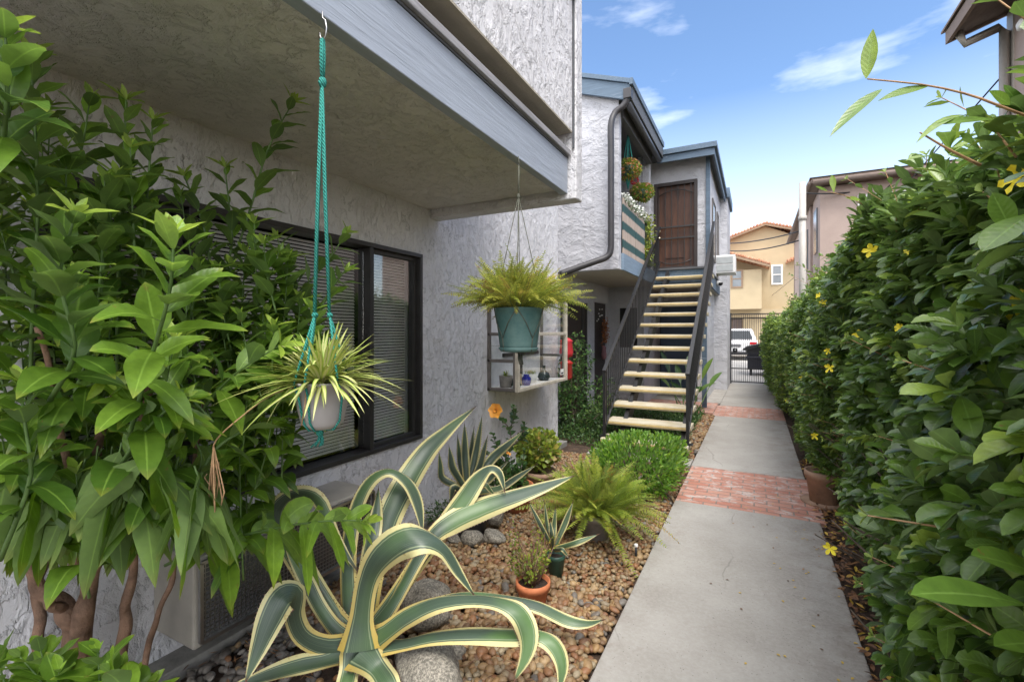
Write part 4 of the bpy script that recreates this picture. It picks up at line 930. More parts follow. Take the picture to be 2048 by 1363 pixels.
# ---- hanging pots
def strapleaves(lv, c, k, Ln, Wd, up=(.3,1.1), droop=(.5,1.4), r0=.02, S=9, tint=None, fold=.3, wave=0):
    a = rng.random(k)*6.283; el = up[0]+rng.random(k)*(up[1]-up[0])
    d = np.c_[np.cos(a)*np.cos(el), np.sin(a)*np.cos(el), np.sin(el)]
    p = np.array(c)+np.c_[np.cos(a)*r0*rng.random(k), np.sin(a)*r0*rng.random(k), np.zeros(k)]
    lv.add(p, d, (0,0,1), Ln*(.65+.5*rng.random(k)), Wd*(.7+.5*rng.random(k)), droop[0]+rng.random(k)*(droop[1]-droop[0]), fold, S, 'strap', tint, wave=wave)
pc = W(645,762,1.45)                 # rim centre
t = empty('hanging_spider_plant', (pc.x,pc.y,pc.z-.14), 'spider plant with cream striped leaves in a white pot hung from a turquoise cord hanger', 'hanging plant')
s = MB(); s.lathe([(0,-.142),(.045,-.142),(.062,-.125),(.072,-.08),(.080,-.008),(.084,-.008),(.084,.0),(.078,.0),(.074,-.02),(0,-.02)], pc, 36); s.build('pot', M['pot_white'], t)
lv = Leaves()
strapleaves(lv, pc+Vector((0,0,-.01)), 250, .25, .0125, (.05,1.3), (.15,.6))
strapleaves(lv, pc+Vector((0,0,-.0)), 9, .15, .011, (.05,.5), (.6,1.1), .05)
lv.build('foliage', M['spider'], t)
s = MB(); hk = W(636,36,1.45); hk = Vector((pc.x, pc.y, 2.535))
s.tube([hk+Vector((0,0,.0)),hk+Vector((0,0,-.02)),hk+Vector((.012,0,-.03)),hk+Vector((.018,0,-.055)),hk+Vector((.014,0,-.08)),hk+Vector((0,0,-.088)),hk+Vector((-.010,0,-.075)),hk+Vector((-.012,0,-.062))],.0024,6); s.build('hook', M['steel'], t)
s = MB(); rc = .0036
topk = hk+Vector((0,0,-.085)); knot = W(637,165,1.45); knot.x, knot.y = pc.x, pc.y
def cord(a, b, n=2, sp=.004, r=rc):
    for q in range(n):
        o = Vector((math.cos(q*2+a.x*50)*sp, math.sin(q*2+a.x*50)*sp, 0)); s.tube([tuple(a+o), tuple(a.lerp(b,.5)+o*1.3), tuple(b+o*.6)], r, 6)
cord(topk, knot, 4, .005); s.lathe([(0,-.018),(.010,-.012),(.013,0),(.010,.012),(0,.018)], knot, 10)
zk = W(0,630,1.45).z; ztail = pc.z-.15; bott = Vector((pc.x-.012,pc.y,pc.z-.150))
for q in range(4):
    a = 1.61+q*math.pi/2; rr = .030; kn = Vector((pc.x+math.cos(a)*rr, pc.y+math.sin(a)*rr, zk))
    cord(knot, kn); s.lathe([(0,-.010),(.007,-.006),(.009,0),(.007,.006),(0,.010)], kn, 8)
    for dq in ((-.25,.25) if q < 3 else (-.25,)):
        rim = pc+Vector((math.cos(a+dq)*.089, math.sin(a+dq)*.089, .0)); cord(kn, rim, 1, 0)
        am = a + (.35 if dq>0 else -.05)
        mid = pc+Vector((math.cos(am)*.086, math.sin(am)*.086, -.035)); low_ = pc+Vector((math.cos(am)*.071, math.sin(am)*.071, -.115))
        o = Vector((math.sin(am),-math.cos(am),0))*(.003 if dq>0 else -.003)
        s.tube([rim, mid, low_+o, pc+Vector((math.cos(am)*.05, math.sin(am)*.05, -.143)), bott], rc*.9, 6)
s.lathe([(0,-.014),(.010,-.008),(.012,0),(.008,.010),(0,.014)], bott+Vector((0,0,-.008)), 10)
for q in range(7): s.tube([bott, bott+Vector((rng.normal(0,.006),rng.normal(0,.006),-.03)), bott+Vector((rng.normal(-.004,.010),rng.normal(0,.010),-.045-.012*rng.random()))], .0025, 5)
s.build('cord_hanger', M['rope_teal'], t)
s = MB()
P_ = [W(590,775,1.42),W(540,790,1.38),W(480,835,1.34),W(440,870,1.32),W(427,890,1.31)]; s.tube([tuple(x) for x in spline([tuple(p) for p in P_],16)], .0022, 5)
e = P_[-1]
for q in range(11): 
    x = rng.normal(0,.006); y = rng.normal(0,.006); l = .10+.16*rng.random()
    s.tube([e, e+Vector((x,y,-l*.3)), e+Vector((x*2.4+rng.normal(0,.004),y*2,-l*.7)), e+Vector((x*1.4,y,-l))], [.002,.0016,.0022,.001], 5)
for q in range(7): a = e+Vector((rng.normal(0,.012),rng.normal(0,.01),-.045-.04*rng.random())); s.tube([a, a+Vector((rng.normal(0,.012),0,-.012)), a+Vector((rng.normal(0,.008),0,-.03))], .0013, 5)
s.tube([pc+Vector((.02,-.075,.0)),pc+Vector((.03,-.088,-.06)),pc+Vector((.012,-.085,-.12))],.0018,5)
s.build('dry_runner', M['root'], t)

def fronds(c, k, Ln, Wd, npin, mat, t, pw=.12, up=(.1,1.4), droop=(.15,.8), r0=.04, name='fronds', brown=.1, rach=None, amask=None):
    lv = Leaves(); rs = MB()
    for i in range(k):
        a = rng.random()*6.283 if amask is None else amask(i); f = rng.random(); el = up[0]+(up[1]-up[0])*f; l = Ln*(.6+.45*rng.random()); dr = droop[0]+(droop[1]-droop[0])*rng.random()*(1.2-.6*f)
        d = np.array([math.cos(a)*math.cos(el), math.sin(a)*math.cos(el), math.sin(el)]); p0 = np.array(c)+np.array([math.cos(a),math.sin(a),0])*r0*rng.random()
        n = int(npin*(l/Ln)); tt = (np.arange(n)+1.5)/(n+1.5)
        pos = p0 + d*l*tt[:,None] - np.array([0,0,1])*(dr*l*tt**2)[:,None]; tan = nrm(d - np.array([0,0,1])*(2*dr*tt)[:,None])
        tw = rng.normal(0,.8); sd = nrm(np.cross(tan, np.array([math.sin(tw)*math.sin(a),-math.sin(tw)*math.cos(a),1.]))); nn = np.cross(sd, tan)
        pl = Wd/2*np.sin(np.pi*np.clip(tt*.93+.07,0,1))**.6*(.9+.2*rng.random(n)); br = 1.0 if rng.random()<brown else rng.random()*.8
        fs = rng.normal(0,.14); tin = np.clip(br*.8+fs+rng.normal(0,.07,n)+ (tt>.8)*rng.random()*.2, 0, 1)
        side = np.array([-math.sin(a), math.cos(a), 0])*rng.normal(0,.16)*l
        pos = pos + side*(tt**2)[:,None] + rng.normal(0,.0012,pos.shape)
        for sg in (-1,1):
            lv.add(pos, sd*sg*.93+rng.normal(0,.10,pos.shape)+tan*.35+nn*rng.normal(.05,.12), nn, pl, Wd*pw, .12, .1, 2, 'pinna', tin)
        m_ = 6; t6 = np.linspace(0,1,m_); rp = p0 + d*l*t6[:,None] - np.array([0,0,1])*(dr*l*t6**2)[:,None] + side*(t6**2)[:,None]
        rs.tube([tuple(x) for x in rp], [.0016,.0014,.0012,.001,.0008,.0005], 4)
    lv.build(name, mat, t); rs.build('frond_stems', rach or M['stem_green'], t)
fc = W(1037,617,2.66)
t = empty('hanging_fern', (fc.x,fc.y,fc.z-.235), 'yellow green fern in a weathered teal pot hung on a thin grey cord', 'hanging plant')
s = MB(); s.lathe([(0,-.235),(.092,-.235),(.104,-.22),(.108,-.20),(.126,-.06),(.130,-.05),(.134,-.002),(.137,0),(.130,.004),(.125,-.03),(0,-.035)], fc, 40); s.lathe([(0,-.242),(.10,-.242),(.114,-.222),(.109,-.218)], fc, 36); s.build('pot', M['pot_teal'], t)
fronds(fc+Vector((0,0,-.01)), 400, .41, .060, 32, M['leaf_fern_yel'], t, .085, (.42,1.5), (.12,.62), .11, brown=.14)
s = MB(); hk = Vector((fc.x,fc.y,2.54)); s.tube([hk,hk+Vector((0,0,-.03)),hk+Vector((.01,0,-.04)),hk+Vector((0,0,-.06))],.0022,5)
kn = Vector((fc.x,fc.y,W(0,392,2.66).z)); s.tube([hk+Vector((0,0,-.05)),kn],.003,5); s.tube([hk+Vector((.004,.002,-.05)),kn],.003,5); s.lathe([(0,-.02),(.012,0),(0,.02)], kn, 8)
for q in range(4):
    a = .4+q*math.pi/2; rim = fc+Vector((math.cos(a)*.138,math.sin(a)*.138,-.002))
    s.tube([kn,rim],.0024,5)
    for dq in (-.785,.785):
        lo = fc+Vector((math.cos(a+dq)*.117,math.sin(a+dq)*.117,-.165)); s.tube([rim, fc+Vector((math.cos(a+dq*.5)*.129,math.sin(a+dq*.5)*.129,-.08)), lo],.0025,5); s.tube([lo, fc+Vector((math.cos(a+dq)*.108,math.sin(a+dq)*.108,-.238)), fc+Vector((0,0,-.25))],.0028,5)
for q in range(6): s.tube([fc+Vector((0,0,-.245)),fc+Vector((.01+rng.normal(0,.006),rng.normal(0,.01),-.28)),fc+Vector((.022+rng.normal(0,.008),rng.normal(0,.01),-.315))],.003,5)
s.build('cord_hanger', M['rope_grey'], t)

# ---- variegated agaves
def agave_leaf(pts, parent, k=34, chan=.22, name='leaf', tw=None):
    """pts: (px, py, distance, width, turn) - a thick channelled blade with a toothed yellow margin"""
    c = np.array([tuple(W(p[0],p[1],p[2]))+(p[3]*.90,p[4]) for p in pts])
    S = spline(c, k); P = S[:,:3]; Wt = np.maximum(S[:,3],.003); A = S[:,4]
    T = nrm(np.gradient(P, axis=0)); view = nrm(P-np.array([0,0,H])); sd = nrm(np.cross(T, view)); vd = np.cross(sd, T)
    sd2 = sd*np.cos(A)[:,None] + vd*np.sin(A)[:,None]
    nn = nrm(np.cross(sd2, T)); nn = nn*np.where((nn*np.array([0,0,1])).sum(1)>=-2, 1, 1)[:,None]
    us = np.array([-1,-.8,-.58,-.3,0,.3,.58,.8,1.]); m_ = len(us); rt = rng.random()
    V=[];C=[]
    for side in (1,-1):
        th = .007*(1-np.linspace(0,1,k)**2)+.0008
        for j,u in enumerate(us):
            wv = .012*np.sin(np.linspace(0,9,k)+rt*6+u*2)*abs(u)**3*Wt/.1
            off = (chan*(u*u)*Wt*.5 + wv)
            V.append(P + sd2*(u*Wt*.5)[:,None] + nn*(off + side*th*(1-u*u))[:,None])
            C.append(np.c_[np.full(k,rt),np.full(k,abs(u)),np.linspace(0,1,k),np.ones(k)])
    V=np.array(V); C=np.array(C)                       # (2m, k, 3)
    q=[]
    for side in (0,1):
        for j in range(m_-1):
            a=(side*m_+j)*k
            for i in range(k-1):
                f=(a+i,a+i+1,a+k+i+1,a+k+i); q.append(f if side else f[::-1])
    o = np_mesh(name, V.reshape(-1,3), np.array(q), C.reshape(-1,4), M['agave'], parent)
    s = MB()
    for sgn in (0, m_-1):
        E = V[sgn]; out = sd2*(-1 if sgn==0 else 1)
        n_ = int(np.linalg.norm(np.diff(E,axis=0),axis=1).sum()/.018)
        for i in range(1, n_):
            u = i/n_*(k-1); j = int(u); f = u-j; 
            if j >= k-2: break
            e = E[j]*(1-f)+E[j+1]*f; tt = T[j]*.0028; s.add([e-tt, e+tt, e+out[j]*.0065+T[j]*.001], [(0,1,2)])
    e = P[-1]; s.tube([e-T[-1]*.012, e+T[-1]*.016], [.0028,.0004], 5)
    tag(s.build('thorns', M['spine'], o), kind='stuff')
    return o
B = (715,1288,2.12)
t = empty('agave', tuple(W(*B).xy)+(0,), 'large variegated agave with arching green leaves edged in yellow in the foreground bed', 'agave')
hp = .0
AG = [
 # back left arch
 [(712,1285,2.14,.10,.3),(665,1228,2.2,.09,.3),(622,1172,2.26,.10,.4),(580,1105,2.3,.10,.5),(550,1040,2.3,.10,.3),(566,1000,2.3,.09,-.5),(606,986,2.32,.09,-.9),(640,1005,2.32,.08,-.6),(668,1070,2.3,.06,0),(718,1145,2.28,.004,0)],
 # tall arch
 [(712,1270,2.16,.10,.2),(698,1200,2.24,.11,.4),(696,1105,2.34,.10,.5),(712,1017,2.38,.08,.4),(740,962,2.4,.075,.7),(778,942,2.42,.07,.9),(815,964,2.42,.075,.5),(836,1008,2.42,.065,.1),(846,1070,2.4,.004,0)],
 # upright spear
 [(726,1275,2.16,.10,0),(745,1150,2.3,.12,0),(768,1062,2.4,.145,.1),(800,985,2.5,.155,.1),(850,905,2.65,.13,.15),(895,860,2.8,.085,.2),(951,813,2.95,.004,.2)],
 # inner bud leaves
 [(722,1275,2.15,.09,0),(728,1180,2.24,.11,.2),(742,1090,2.34,.10,.3),(752,1030,2.42,.07,.3),(757,975,2.48,.004,.3)],
 # folded over right leaf
 [(740,1278,2.14,.10,0),(775,1215,2.2,.09,.2),(825,1140,2.28,.085,.1),(880,1062,2.36,.10,.1),(925,1003,2.42,.12,.1),(955,958,2.46,.11,.4),(980,936,2.48,.085,1.0),(1000,946,2.48,.06,.9),(1010,984,2.46,.004,.5)],
 # long right spear
 [(738,1280,2.13,.10,.2),(790,1200,2.2,.08,.4),(855,1085,2.3,.085,.3),(905,1042,2.36,.125,.3),(970,1012,2.42,.13,.35),(1035,990,2.5,.11,.4),(1095,970,2.58,.07,.4),(1148,951,2.66,.004,.4)],
 # left strap going up left
 [(700,1275,2.15,.09,0),(668,1222,2.2,.075,.1),(628,1160,2.26,.08,.1),(598,1100,2.3,.07,.1),(575,1050,2.34,.004,.1)],
 [(704,1286,2.13,.10,0),(672,1258,2.14,.08,.1),(640,1215,2.16,.075,.2),(612,1160,2.18,.07,.2),(585,1110,2.2,.05,.2),(566,1065,2.22,.004,.2)],
 # far right low leaf
 [(745,1280,2.15,.10,.5),(790,1240,2.2,.085,.8),(850,1212,2.25,.085,.8),(930,1192,2.28,.085,.8),(1010,1198,2.3,.085,.7),(1075,1212,2.3,.085,.6),(1135,1240,2.28,.075,.5),(1175,1246,2.26,.04,.5),(1208,1238,2.24,.004,.5)],
 # big central arch
 [(722,1312,2.00,.15,0),(722,1240,2.02,.115,0),(734,1165,2.02,.11,0),(760,1115,1.98,.145,.05),(805,1080,1.96,.155,.25),(850,1076,1.97,.14,.7),(888,1098,1.99,.09,.7),(918,1145,2.01,.05,.3),(950,1192,2.03,.004,.2)],
 # curled left leaf with drooping face
 [(712,1296,2.09,.11,.2),(650,1292,2.02,.10,.4),(606,1272,1.97,.09,.5),(588,1232,1.93,.09,.2),(590,1190,1.88,.11,-.5),(566,1192,1.82,.13,-.2),(542,1235,1.78,.12,0),(516,1300,1.74,.07,0),(490,1366,1.70,.004,0)],
 # lower right strap
 [(745,1296,2.10,.10,.4),(800,1288,2.04,.085,.7),(865,1274,2.0,.085,.8),(940,1268,1.97,.085,.8),(1020,1270,1.93,.085,.8),(1075,1270,1.9,.08,.7),(1108,1290,1.87,.08,.2),(1124,1330,1.84,.06,0),(1118,1385,1.82,.004,0)],
 # right arch
 [(732,1290,2.08,.12,.1),(768,1266,2.03,.095,.1),(815,1232,2.0,.09,.3),(875,1206,1.97,.09,.6),(945,1198,1.95,.09,.8),(1005,1206,1.92,.10,.8),(1040,1228,1.89,.10,.4),(1056,1268,1.87,.095,.05),(1052,1310,1.85,.06,0),(1028,1362,1.83,.004,0)],
 # left low straps
 [(700,1305,2.08,.10,.2),(655,1318,2.02,.085,.5),(600,1330,1.96,.085,.5),(545,1346,1.90,.08,.5),(470,1372,1.84,.03,.5)],
 # front leaves
 [(704,1306,2.05,.12,.1),(700,1335,2.02,.10,.1),(692,1372,1.96,.09,.1),(684,1410,1.9,.03,0)],
 [(730,1306,2.01,.15,0),(752,1332,2.0,.115,0),(775,1366,1.93,.11,0),(800,1410,1.88,.05,0)],
]
AG = [[(a[0][0]*.45+716*.55, a[0][1]*.45+1292*.55, a[0][2], a[0][3]*1.35, a[0][4])]+a[1:] for a in AG]
for a in AG: agave_leaf(a, t)
s = MB(); bb = W(716,1300,2.16); s.lathe([(0,-.12),(.06,-.12),(.07,-.05),(.05,-.01),(0,.0)], bb, 14); s.build('stem', M['bark'], t)

def agave_small(name, base, tips, label, mat_w, parentloc):
    t = empty(name, parentloc, label, 'agave')
    for (px,py,D,w,mx,my,a) in tips:
        b = base; agave_leaf([(b[0],b[1],b[2],w*.9,0),((b[0]+mx)/2,(b[1]+my)/2,(b[2]+D)/2,w*.9,a*.4),(mx,my,D,w,a),((mx+px)/2,(my+py)/2,D,w*.7,a),(px,py,D,.003,a)], t, 16, .3)
    return t
pb = G(940,1078); q = Vector((pb.x,pb.y,0))
t = agave_small('potted_agave', (935,985,3.5), [(929,847,3.55,.07,930,910,.1),(964,832,3.6,.065,952,905,-.1),(948,853,3.7,.06,940,925,.3),(898,892,3.45,.065,905,935,.2),(878,905,3.5,.06,884,955,.2),(1046,862,3.7,.085,985,915,.2),(1018,920,3.6,.06,975,960,.4),(1072,929,3.5,.07,1000,975,.5),(975,872,3.5,.06,960,930,.0),(915,870,3.7,.055,920,925,.3),(990,990,3.35,.05,970,968,.4),(900,1000,3.35,.06,908,975,.4)],
  'upright striped agave in a black pot against the white wall', None, tuple(q))
s = MB(); s.lathe([(0,0),(.115,0),(.135,.30),(.145,.31),(.145,.33),(.13,.33),(.125,.29),(0,.29)], q+Vector((.0,.0,0)), 28); s.build('pot', M['pot_black'], t)
q = G(1112,1152)
t = agave_small('potted_agave', (1107,1098,2.97), [(1058,1004,2.9,.035,1080,1048,.0),(1089,1003,3.0,.03,1094,1050,.1),(1111,1014,3.05,.038,1108,1052,.0),(1146,1003,3.0,.045,1130,1046,.1),(1196,1068,2.85,.045,1150,1085,.5),(1137,1112,2.8,.03,1125,1098,.5),(1100,1040,2.85,.035,1103,1068,.1)],
  'small striped agave in a dark green plastic pot on the pebbles', None, tuple(q))
s = MB(); s.lathe([(0,0),(.042,0),(.054,.115),(.060,.12),(.060,.145),(.054,.145),(.05,.12),(0,.12)], q, 24); s.build('pot', M['pot_green'], t)
s = MB(); s.lathe([(0,.121),(.05,.121)], q, 20); s.build('soil', M['dirt'], t)

# ---- other potted plants
def bushlets(lv, c, k, R_, Ln, Wd, sz=1, prof='oval', S=2, tint=None, surf=.45, N=None, droop=.15):
    d = nrm(rng.normal(0,1,(k,3))); rad = (rng.random(k)**surf)[:,None]; p = np.array(c)+d*np.array([R_,R_,R_*sz])*rad
    lv.add(p, d*.6+rng.normal(0,.5,(k,3))+np.array([0,0,.35]), rng.normal(0,.6,(k,3))+np.array([0,0,1]), Ln*(.7+.6*rng.random(k)), Wd*(.7+.6*rng.random(k)), droop, .2, S, prof, tint)
def potlathe(s, r, h, c, rim=.02):
    s.lathe([(0,0),(r*.68,0),(r*.9,h-rim*1.6),(r*.91,h-rim*1.6),(r,h-rim*1.6),(r,h),(r*.9,h),(r*.86,h-.03),(0,h-.03)], c, 32)
q = G(1066,1212)
t = empty('potted_jade', tuple(q), 'small leaved bush in a bright terracotta pot on the pebbles', 'potted plant')
s = MB(); potlathe(s, .098, .15, q, .025); s.build('pot', M['terra'], t, label='bright orange terracotta pot')
s = MB(); s.lathe([(0,.125),(.086,.125)], q, 20); s.build('soil', M['dirt'], t)
s = MB(); lv = Leaves()
for i in range(34):
    a = rng.random()*6.28; e = q+Vector((math.cos(a)*(.04+.12*rng.random()), math.sin(a)*(.04+.12*rng.random()), .20+.24*rng.random())); b = q+Vector((math.cos(a)*.02,math.sin(a)*.02,.11)); mm = b.lerp(e,.5)+Vector((rng.normal(0,.015),rng.normal(0,.015),.02))
    s.tube([b,mm,e],[.004,.003,.0015],5)
    for j in range(24):
        f = .35+.65*rng.random(); p = b.lerp(e,f)+Vector((rng.normal(0,.008),rng.normal(0,.008),rng.normal(0,.008)))
        lv.add(tuple(p), rng.normal(0,1,3)+np.array([0,0,.5]), rng.normal(0,.5,3)+np.array([0,0,1]), .016, .013, .0, .1, 2, 'oval')
s.build('stems', M['bark'], t); lv.build('foliage', M['leaf_lime'], t)
q = G(1191,1078); q2 = q+Vector((0,0,.19))
t = empty('potted_fern', tuple(q), 'big spreading sword fern in a grey clay pot beside the path', 'fern')
s = MB(); potlathe(s, .125, .21, q, .03); s.build('pot', M['pot_grey'], t)
fronds(q2, 380, .56, .080, 40, M['leaf_fern'], t, .085, (.3,1.48), (.12,.60), .11, brown=.08)
q = G(1032,1022)
t = empty('potted_hibiscus', tuple(q), 'orange flowering hibiscus in a red orange pot near the white wall', 'potted plant')
s = MB(); potlathe(s, .15, .24, q, .03); s.build('pot', M['terra'], t)
s = MB(); s.lathe([(0,.21),(.13,.21)], q, 20); s.build('soil', M['dirt'], t)
s = MB(); lv = Leaves(); fl = W(993,820,4.0)
br = [[q+Vector((0,0,.2)), W(1012,930,4.02), W(1023,892,4.0), W(1019,858,4.0), W(1003,838,4.0), fl],
      [W(1019,858,4.0), W(1027,838,4.0), W(1027,812,4.0)], [W(1023,892,4.0), W(1045,872,4.0), W(1048,846,4.0)],
      [q+Vector((0,0,.2)), W(1000,905,4.0), W(985,868,3.95)], [q+Vector((0,0,.2)), W(1000,950,3.9), W(975,905,3.9)], [q+Vector((0,0,.2)), W(1040,950,3.9), W(1050,900,3.9)], [q+Vector((.02,0,.2)), W(1015,960,3.8), W(1010,900,3.8)]]
for b in br:
    s.tube([tuple(x) for x in spline([tuple(p) for p in b],10)], [.006-.0004*i for i in range(10)], 5)
    stem_leaves(lv, b, 12, .065, .05, start=.25, tipn=3, droop=.3, prof='oval', S=3, tiptint=.6)
bushlets(lv, W(1015,950,3.9), 200, .17, .065, .05, .7)
s.build('stems', M['bark_grey'], t); lv.build('foliage', M['leaf_dark'], t)
lv = Leaves(); dv = nrm(np.array([.1,-1,.25])); u,v = perp(dv)
for j in range(6): a=j*1.047; lv.add(tuple(fl), dv*.45+u*math.cos(a)+v*math.sin(a), dv, .075, .06, .1, .25, 4, 'oval', wave=.5)
for j in range(4): a=j*1.57+.4; lv.add(tuple(fl), dv*.9+(u*math.cos(a)+v*math.sin(a))*.6, dv, .04, .035, 0, .25, 4, 'oval', wave=.5)
lv.build('flower', M['petal_o'], t)
lv = Leaves()
for j in range(5): lv.add(tuple(W(1017,903,3.85)), rng.normal(0,.6,3)+np.array([0,-1,0]), (0,0,1), .035, .03, .1, .2, 2, 'oval')
lv.build('flower', M['petal_o'], t)
q = G(1080,992)
t = empty('potted_croton', tuple(q), 'dense lime and bronze leaved bush in a brown clay pot behind the fern', 'potted plant')
s = MB(); potlathe(s, .16, .25, q, .03); s.build('pot', M['terra_old'], t)
lv = Leaves(); bushlets(lv, q+Vector((-.02,0,.44)), 1100, .205, .05, .045, .85, surf=.3); lv.build('foliage', M['leaf_lime'], t)
s = MB()
for i in range(8): s.tube([q+Vector((0,0,.2)), q+Vector((rng.normal(0,.08),rng.normal(0,.08),.45))],[.01,.004],5)
s.build('stems', M['bark_grey'], t)
# low green shrub beside the brick strip
t = empty('low_shrub', (-1.0,4.85,0), 'low rounded bright green shrub between the fern and the stair foot', 'shrub')
lv = Leaves(); k = 5200
a = rng.random((k,3)); c = np.array([-1.05,4.85,.24]); d = nrm(rng.normal(0,1,(k,3))); sgn = np.sign(d)
p = c + sgn*np.abs(d)**.65*np.array([.42,.68,.20])*(.72+.34*rng.random((k,1))**1.5)
lv.add(p, d*.8+rng.normal(0,.4,(k,3))+np.array([0,0,.7]), rng.normal(0,.5,(k,3))+np.array([0,0,1]), .055, .022, .1, .2, 3, 'lance'); lv.build('foliage', M['leaf_bright'], t)
s = MB()
for i in range(30): a = Vector((-1.05+rng.normal(0,.15),4.85+rng.normal(0,.25),0)); s.tube([a,a+Vector((rng.normal(0,.12),rng.normal(0,.15),.35))],[.008,.003],5)
s.build('branches', M['bark_grey'], t)
# small herb at the footing
t = empty('weed_clump', (-2.2,3.05,0), 'small feathery weed clump growing at the foot of the white wall', 'plant')
lv = Leaves(); bushlets(lv, (-2.2,3.05,.1), 500, .14, .035, .012, .7, 'lance'); lv.build('foliage', M['leaf_dark'], t)
# corner shrub, ground cover, big leaved plant
def tallbush(name, c, label, cat, blobs, mat, k, Ln, Wd, prof='lance', stem=True):
    t = empty(name, c, label, cat); lv = Leaves(); s = MB()
    for (dx,dy,dz,r,sz) in blobs:
        bushlets(lv, (c[0]+dx,c[1]+dy,dz), int(k*r*r*sz*10), r, Ln, Wd, sz, prof, 2, surf=.35, droop=.3)
        s.tube([(c[0],c[1],0),(c[0]+dx*.6,c[1]+dy*.6,dz*.5),(c[0]+dx,c[1]+dy,dz)],[.014,.009,.004],5)
    lv.build('foliage', mat, t); s.build('stems', M['bark_grey'], t); return t
tallbush('corner_shrub', (-2.45,6.75,0), 'loose dark green shrub at the white wall corner left of the stairs', 'shrub',
   [(0,0,.35,.38,.8),(-.05,.05,.8,.32,1.1),(.05,.1,1.15,.22,1.2),(.0,.15,1.42,.11,1.3),(.4,.1,.35,.3,.8),(.35,.35,.65,.2,1),(-.2,.2,.6,.3,1.3)], M['leaf_dark'], 420, .07, .035)
lv = Leaves(); k = 16000; x = -2.85+rng.random(k)*2.02; y = 6.15+rng.random(k)*3.3
keep = x < -.86+.05*rng.random(k); x=x[keep]; y=y[keep]; k=len(x)
hh = .10+.07*np.sin(x*5+1)*np.cos(y*4)+.05*np.sin(y*9)
lv.add(np.c_[x,y,hh*rng.random(k)], rng.normal(0,.7,(k,3))+np.array([0,0,.6]), rng.normal(0,.5,(k,3))+np.array([0,0,1]), .05, .02, .2, .15, 2, 'lance'); tag(lv.build('ground_cover', M['leaf_dark']), 'low dark green ground cover spreading beneath the stairs', 'ground cover', kind='stuff')
t = empty('strelitzia', (-1.15,9.2,0), 'broad leaved dark green clump behind the lower stairs beside the blue post', 'plant')
lv = Leaves(); sm = MB()
for (px,py,tl) in ((1448,738,1),(1430,705,1),(1436,763,1),(1350,720,.8),(1318,690,.8),(1300,740,.7),(1375,700,.8),(1395,690,.9),(1335,760,.6),(1405,770,.8)):
    e = W(px,py,9.3+rng.normal(0,.15)); b = Vector((-1.15+rng.normal(0,.1),9.2+rng.normal(0,.1),0)); m1 = b.lerp(e,.45)+Vector((0,0,.12)); 
    sm.tube([b,m1],[.012,.006],5); d = e-m1; lv.add(tuple(m1), tuple(d+Vector((0,0,d.length*.25))), (0,0,1), d.length*1.05, .13, .25, .3, 6, 'lance')
lv.build('foliage', M['leaf_dark'], t); sm.build('stems', M['stem_green'], t)

# ---- pebbles, boulders
def ico(sub):
    import bmesh
    bm = bmesh.new(); bmesh.ops.create_icosphere(bm, subdivisions=sub, radius=1); v = np.array([x.co[:] for x in bm.verts]); f = np.array([[x.index for x in q.verts] for q in bm.faces]); bm.free(); return v, f
def pebbles(name, XY, Zs, R0, sub, grey):
    v, f = ico(sub); K = len(XY); n = len(v)
    r = R0*(.55+.55*rng.random(K)+.45*rng.random(K)**4); sc = np.stack([r*(1.0+.45*rng.random(K)), r*(.8+.2*rng.random(K)), r*(.55+.25*rng.random(K))],1)
    V = v[None]*sc[:,None]
    V = V*(1+.10*np.sin(v[None,:,0:1]*2.5+rng.random((K,1,1))*6)*np.cos(v[None,:,1:2]*2+rng.random((K,1,1))*6))
    a = rng.random(K)*6.283; b = rng.normal(0,.35,K); ca,sa,cb,sb_ = np.cos(a),np.sin(a),np.cos(b),np.sin(b)
    x,y,z = V[...,0],V[...,1],V[...,2]; x,z = x*cb[:,None]+z*sb_[:,None], -x*sb_[:,None]+z*cb[:,None]; x,y = x*ca[:,None]-y*sa[:,None], x*sa[:,None]+y*ca[:,None]
    V = np.stack([x+XY[:,0:1], y+XY[:,1:2], z+Zs[:,None]],2)
    Q = f[None]+(np.arange(K)*n)[:,None,None]; C = np.zeros((K,n,4)); C[...,0]=rng.random(K)[:,None]; C[...,1]=grey[:,None]; C[...,3]=1
    return V.reshape(-1,3), Q.reshape(-1,3), C.reshape(-1,4)
def bed(x0,x1,y0,y1,sp,R0,sub,layers=2,mask=None):
    out=[]; gx,gy = np.meshgrid(np.arange(x0,x1,sp), np.arange(y0,y1,sp)); base=np.c_[gx.ravel(),gy.ravel()]
    for l in range(layers):
        p = base+rng.normal(0,sp*.33,base.shape)+l*sp*.5; p = p[(p[:,0]<x1)&(p[:,0]>x0)]
        if mask is not None: p = p[mask(p)]
        z = R0*(.10+.75*l)+rng.normal(0,R0*.18,len(p)); ed = (-.66-p[:,0]); z = z-np.clip(.04-ed,0,.04)*.6
        gr = np.clip((-.9-(p[:,0]*.9+2.0-.0*p[:,1]))*0,0,1); gr = (((p[:,0] < -1.75)&(p[:,1]<1.75)) & (rng.random(len(p))<.85)).astype(float); gr = np.where(rng.random(len(p))<.05,1.,gr)
        out.append(pebbles('x', p, z, R0, sub, gr))
    return out
Bc = np.array(W(*B))[:2]
def m_near(p):
    d = np.hypot(p[:,0]-Bc[0]+.05,(p[:,1]-Bc[1])*1.0); bare = (d < .34)|((p[:,0]<-1.5)&(p[:,1]<1.62)&(rng.random(len(p))<.45))
    return ~(bare & (rng.random(len(p))<.8))
parts = bed(-2.28,-.665,.9,2.7,.033,.021,2,2,m_near)+bed(-2.28,-.665,2.7,5.6,.031,.0195,1,2)+bed(-.86,-.67,6.1,9.2,.045,.03,1,2)
off=0; VV=[];QQ=[];CC=[]
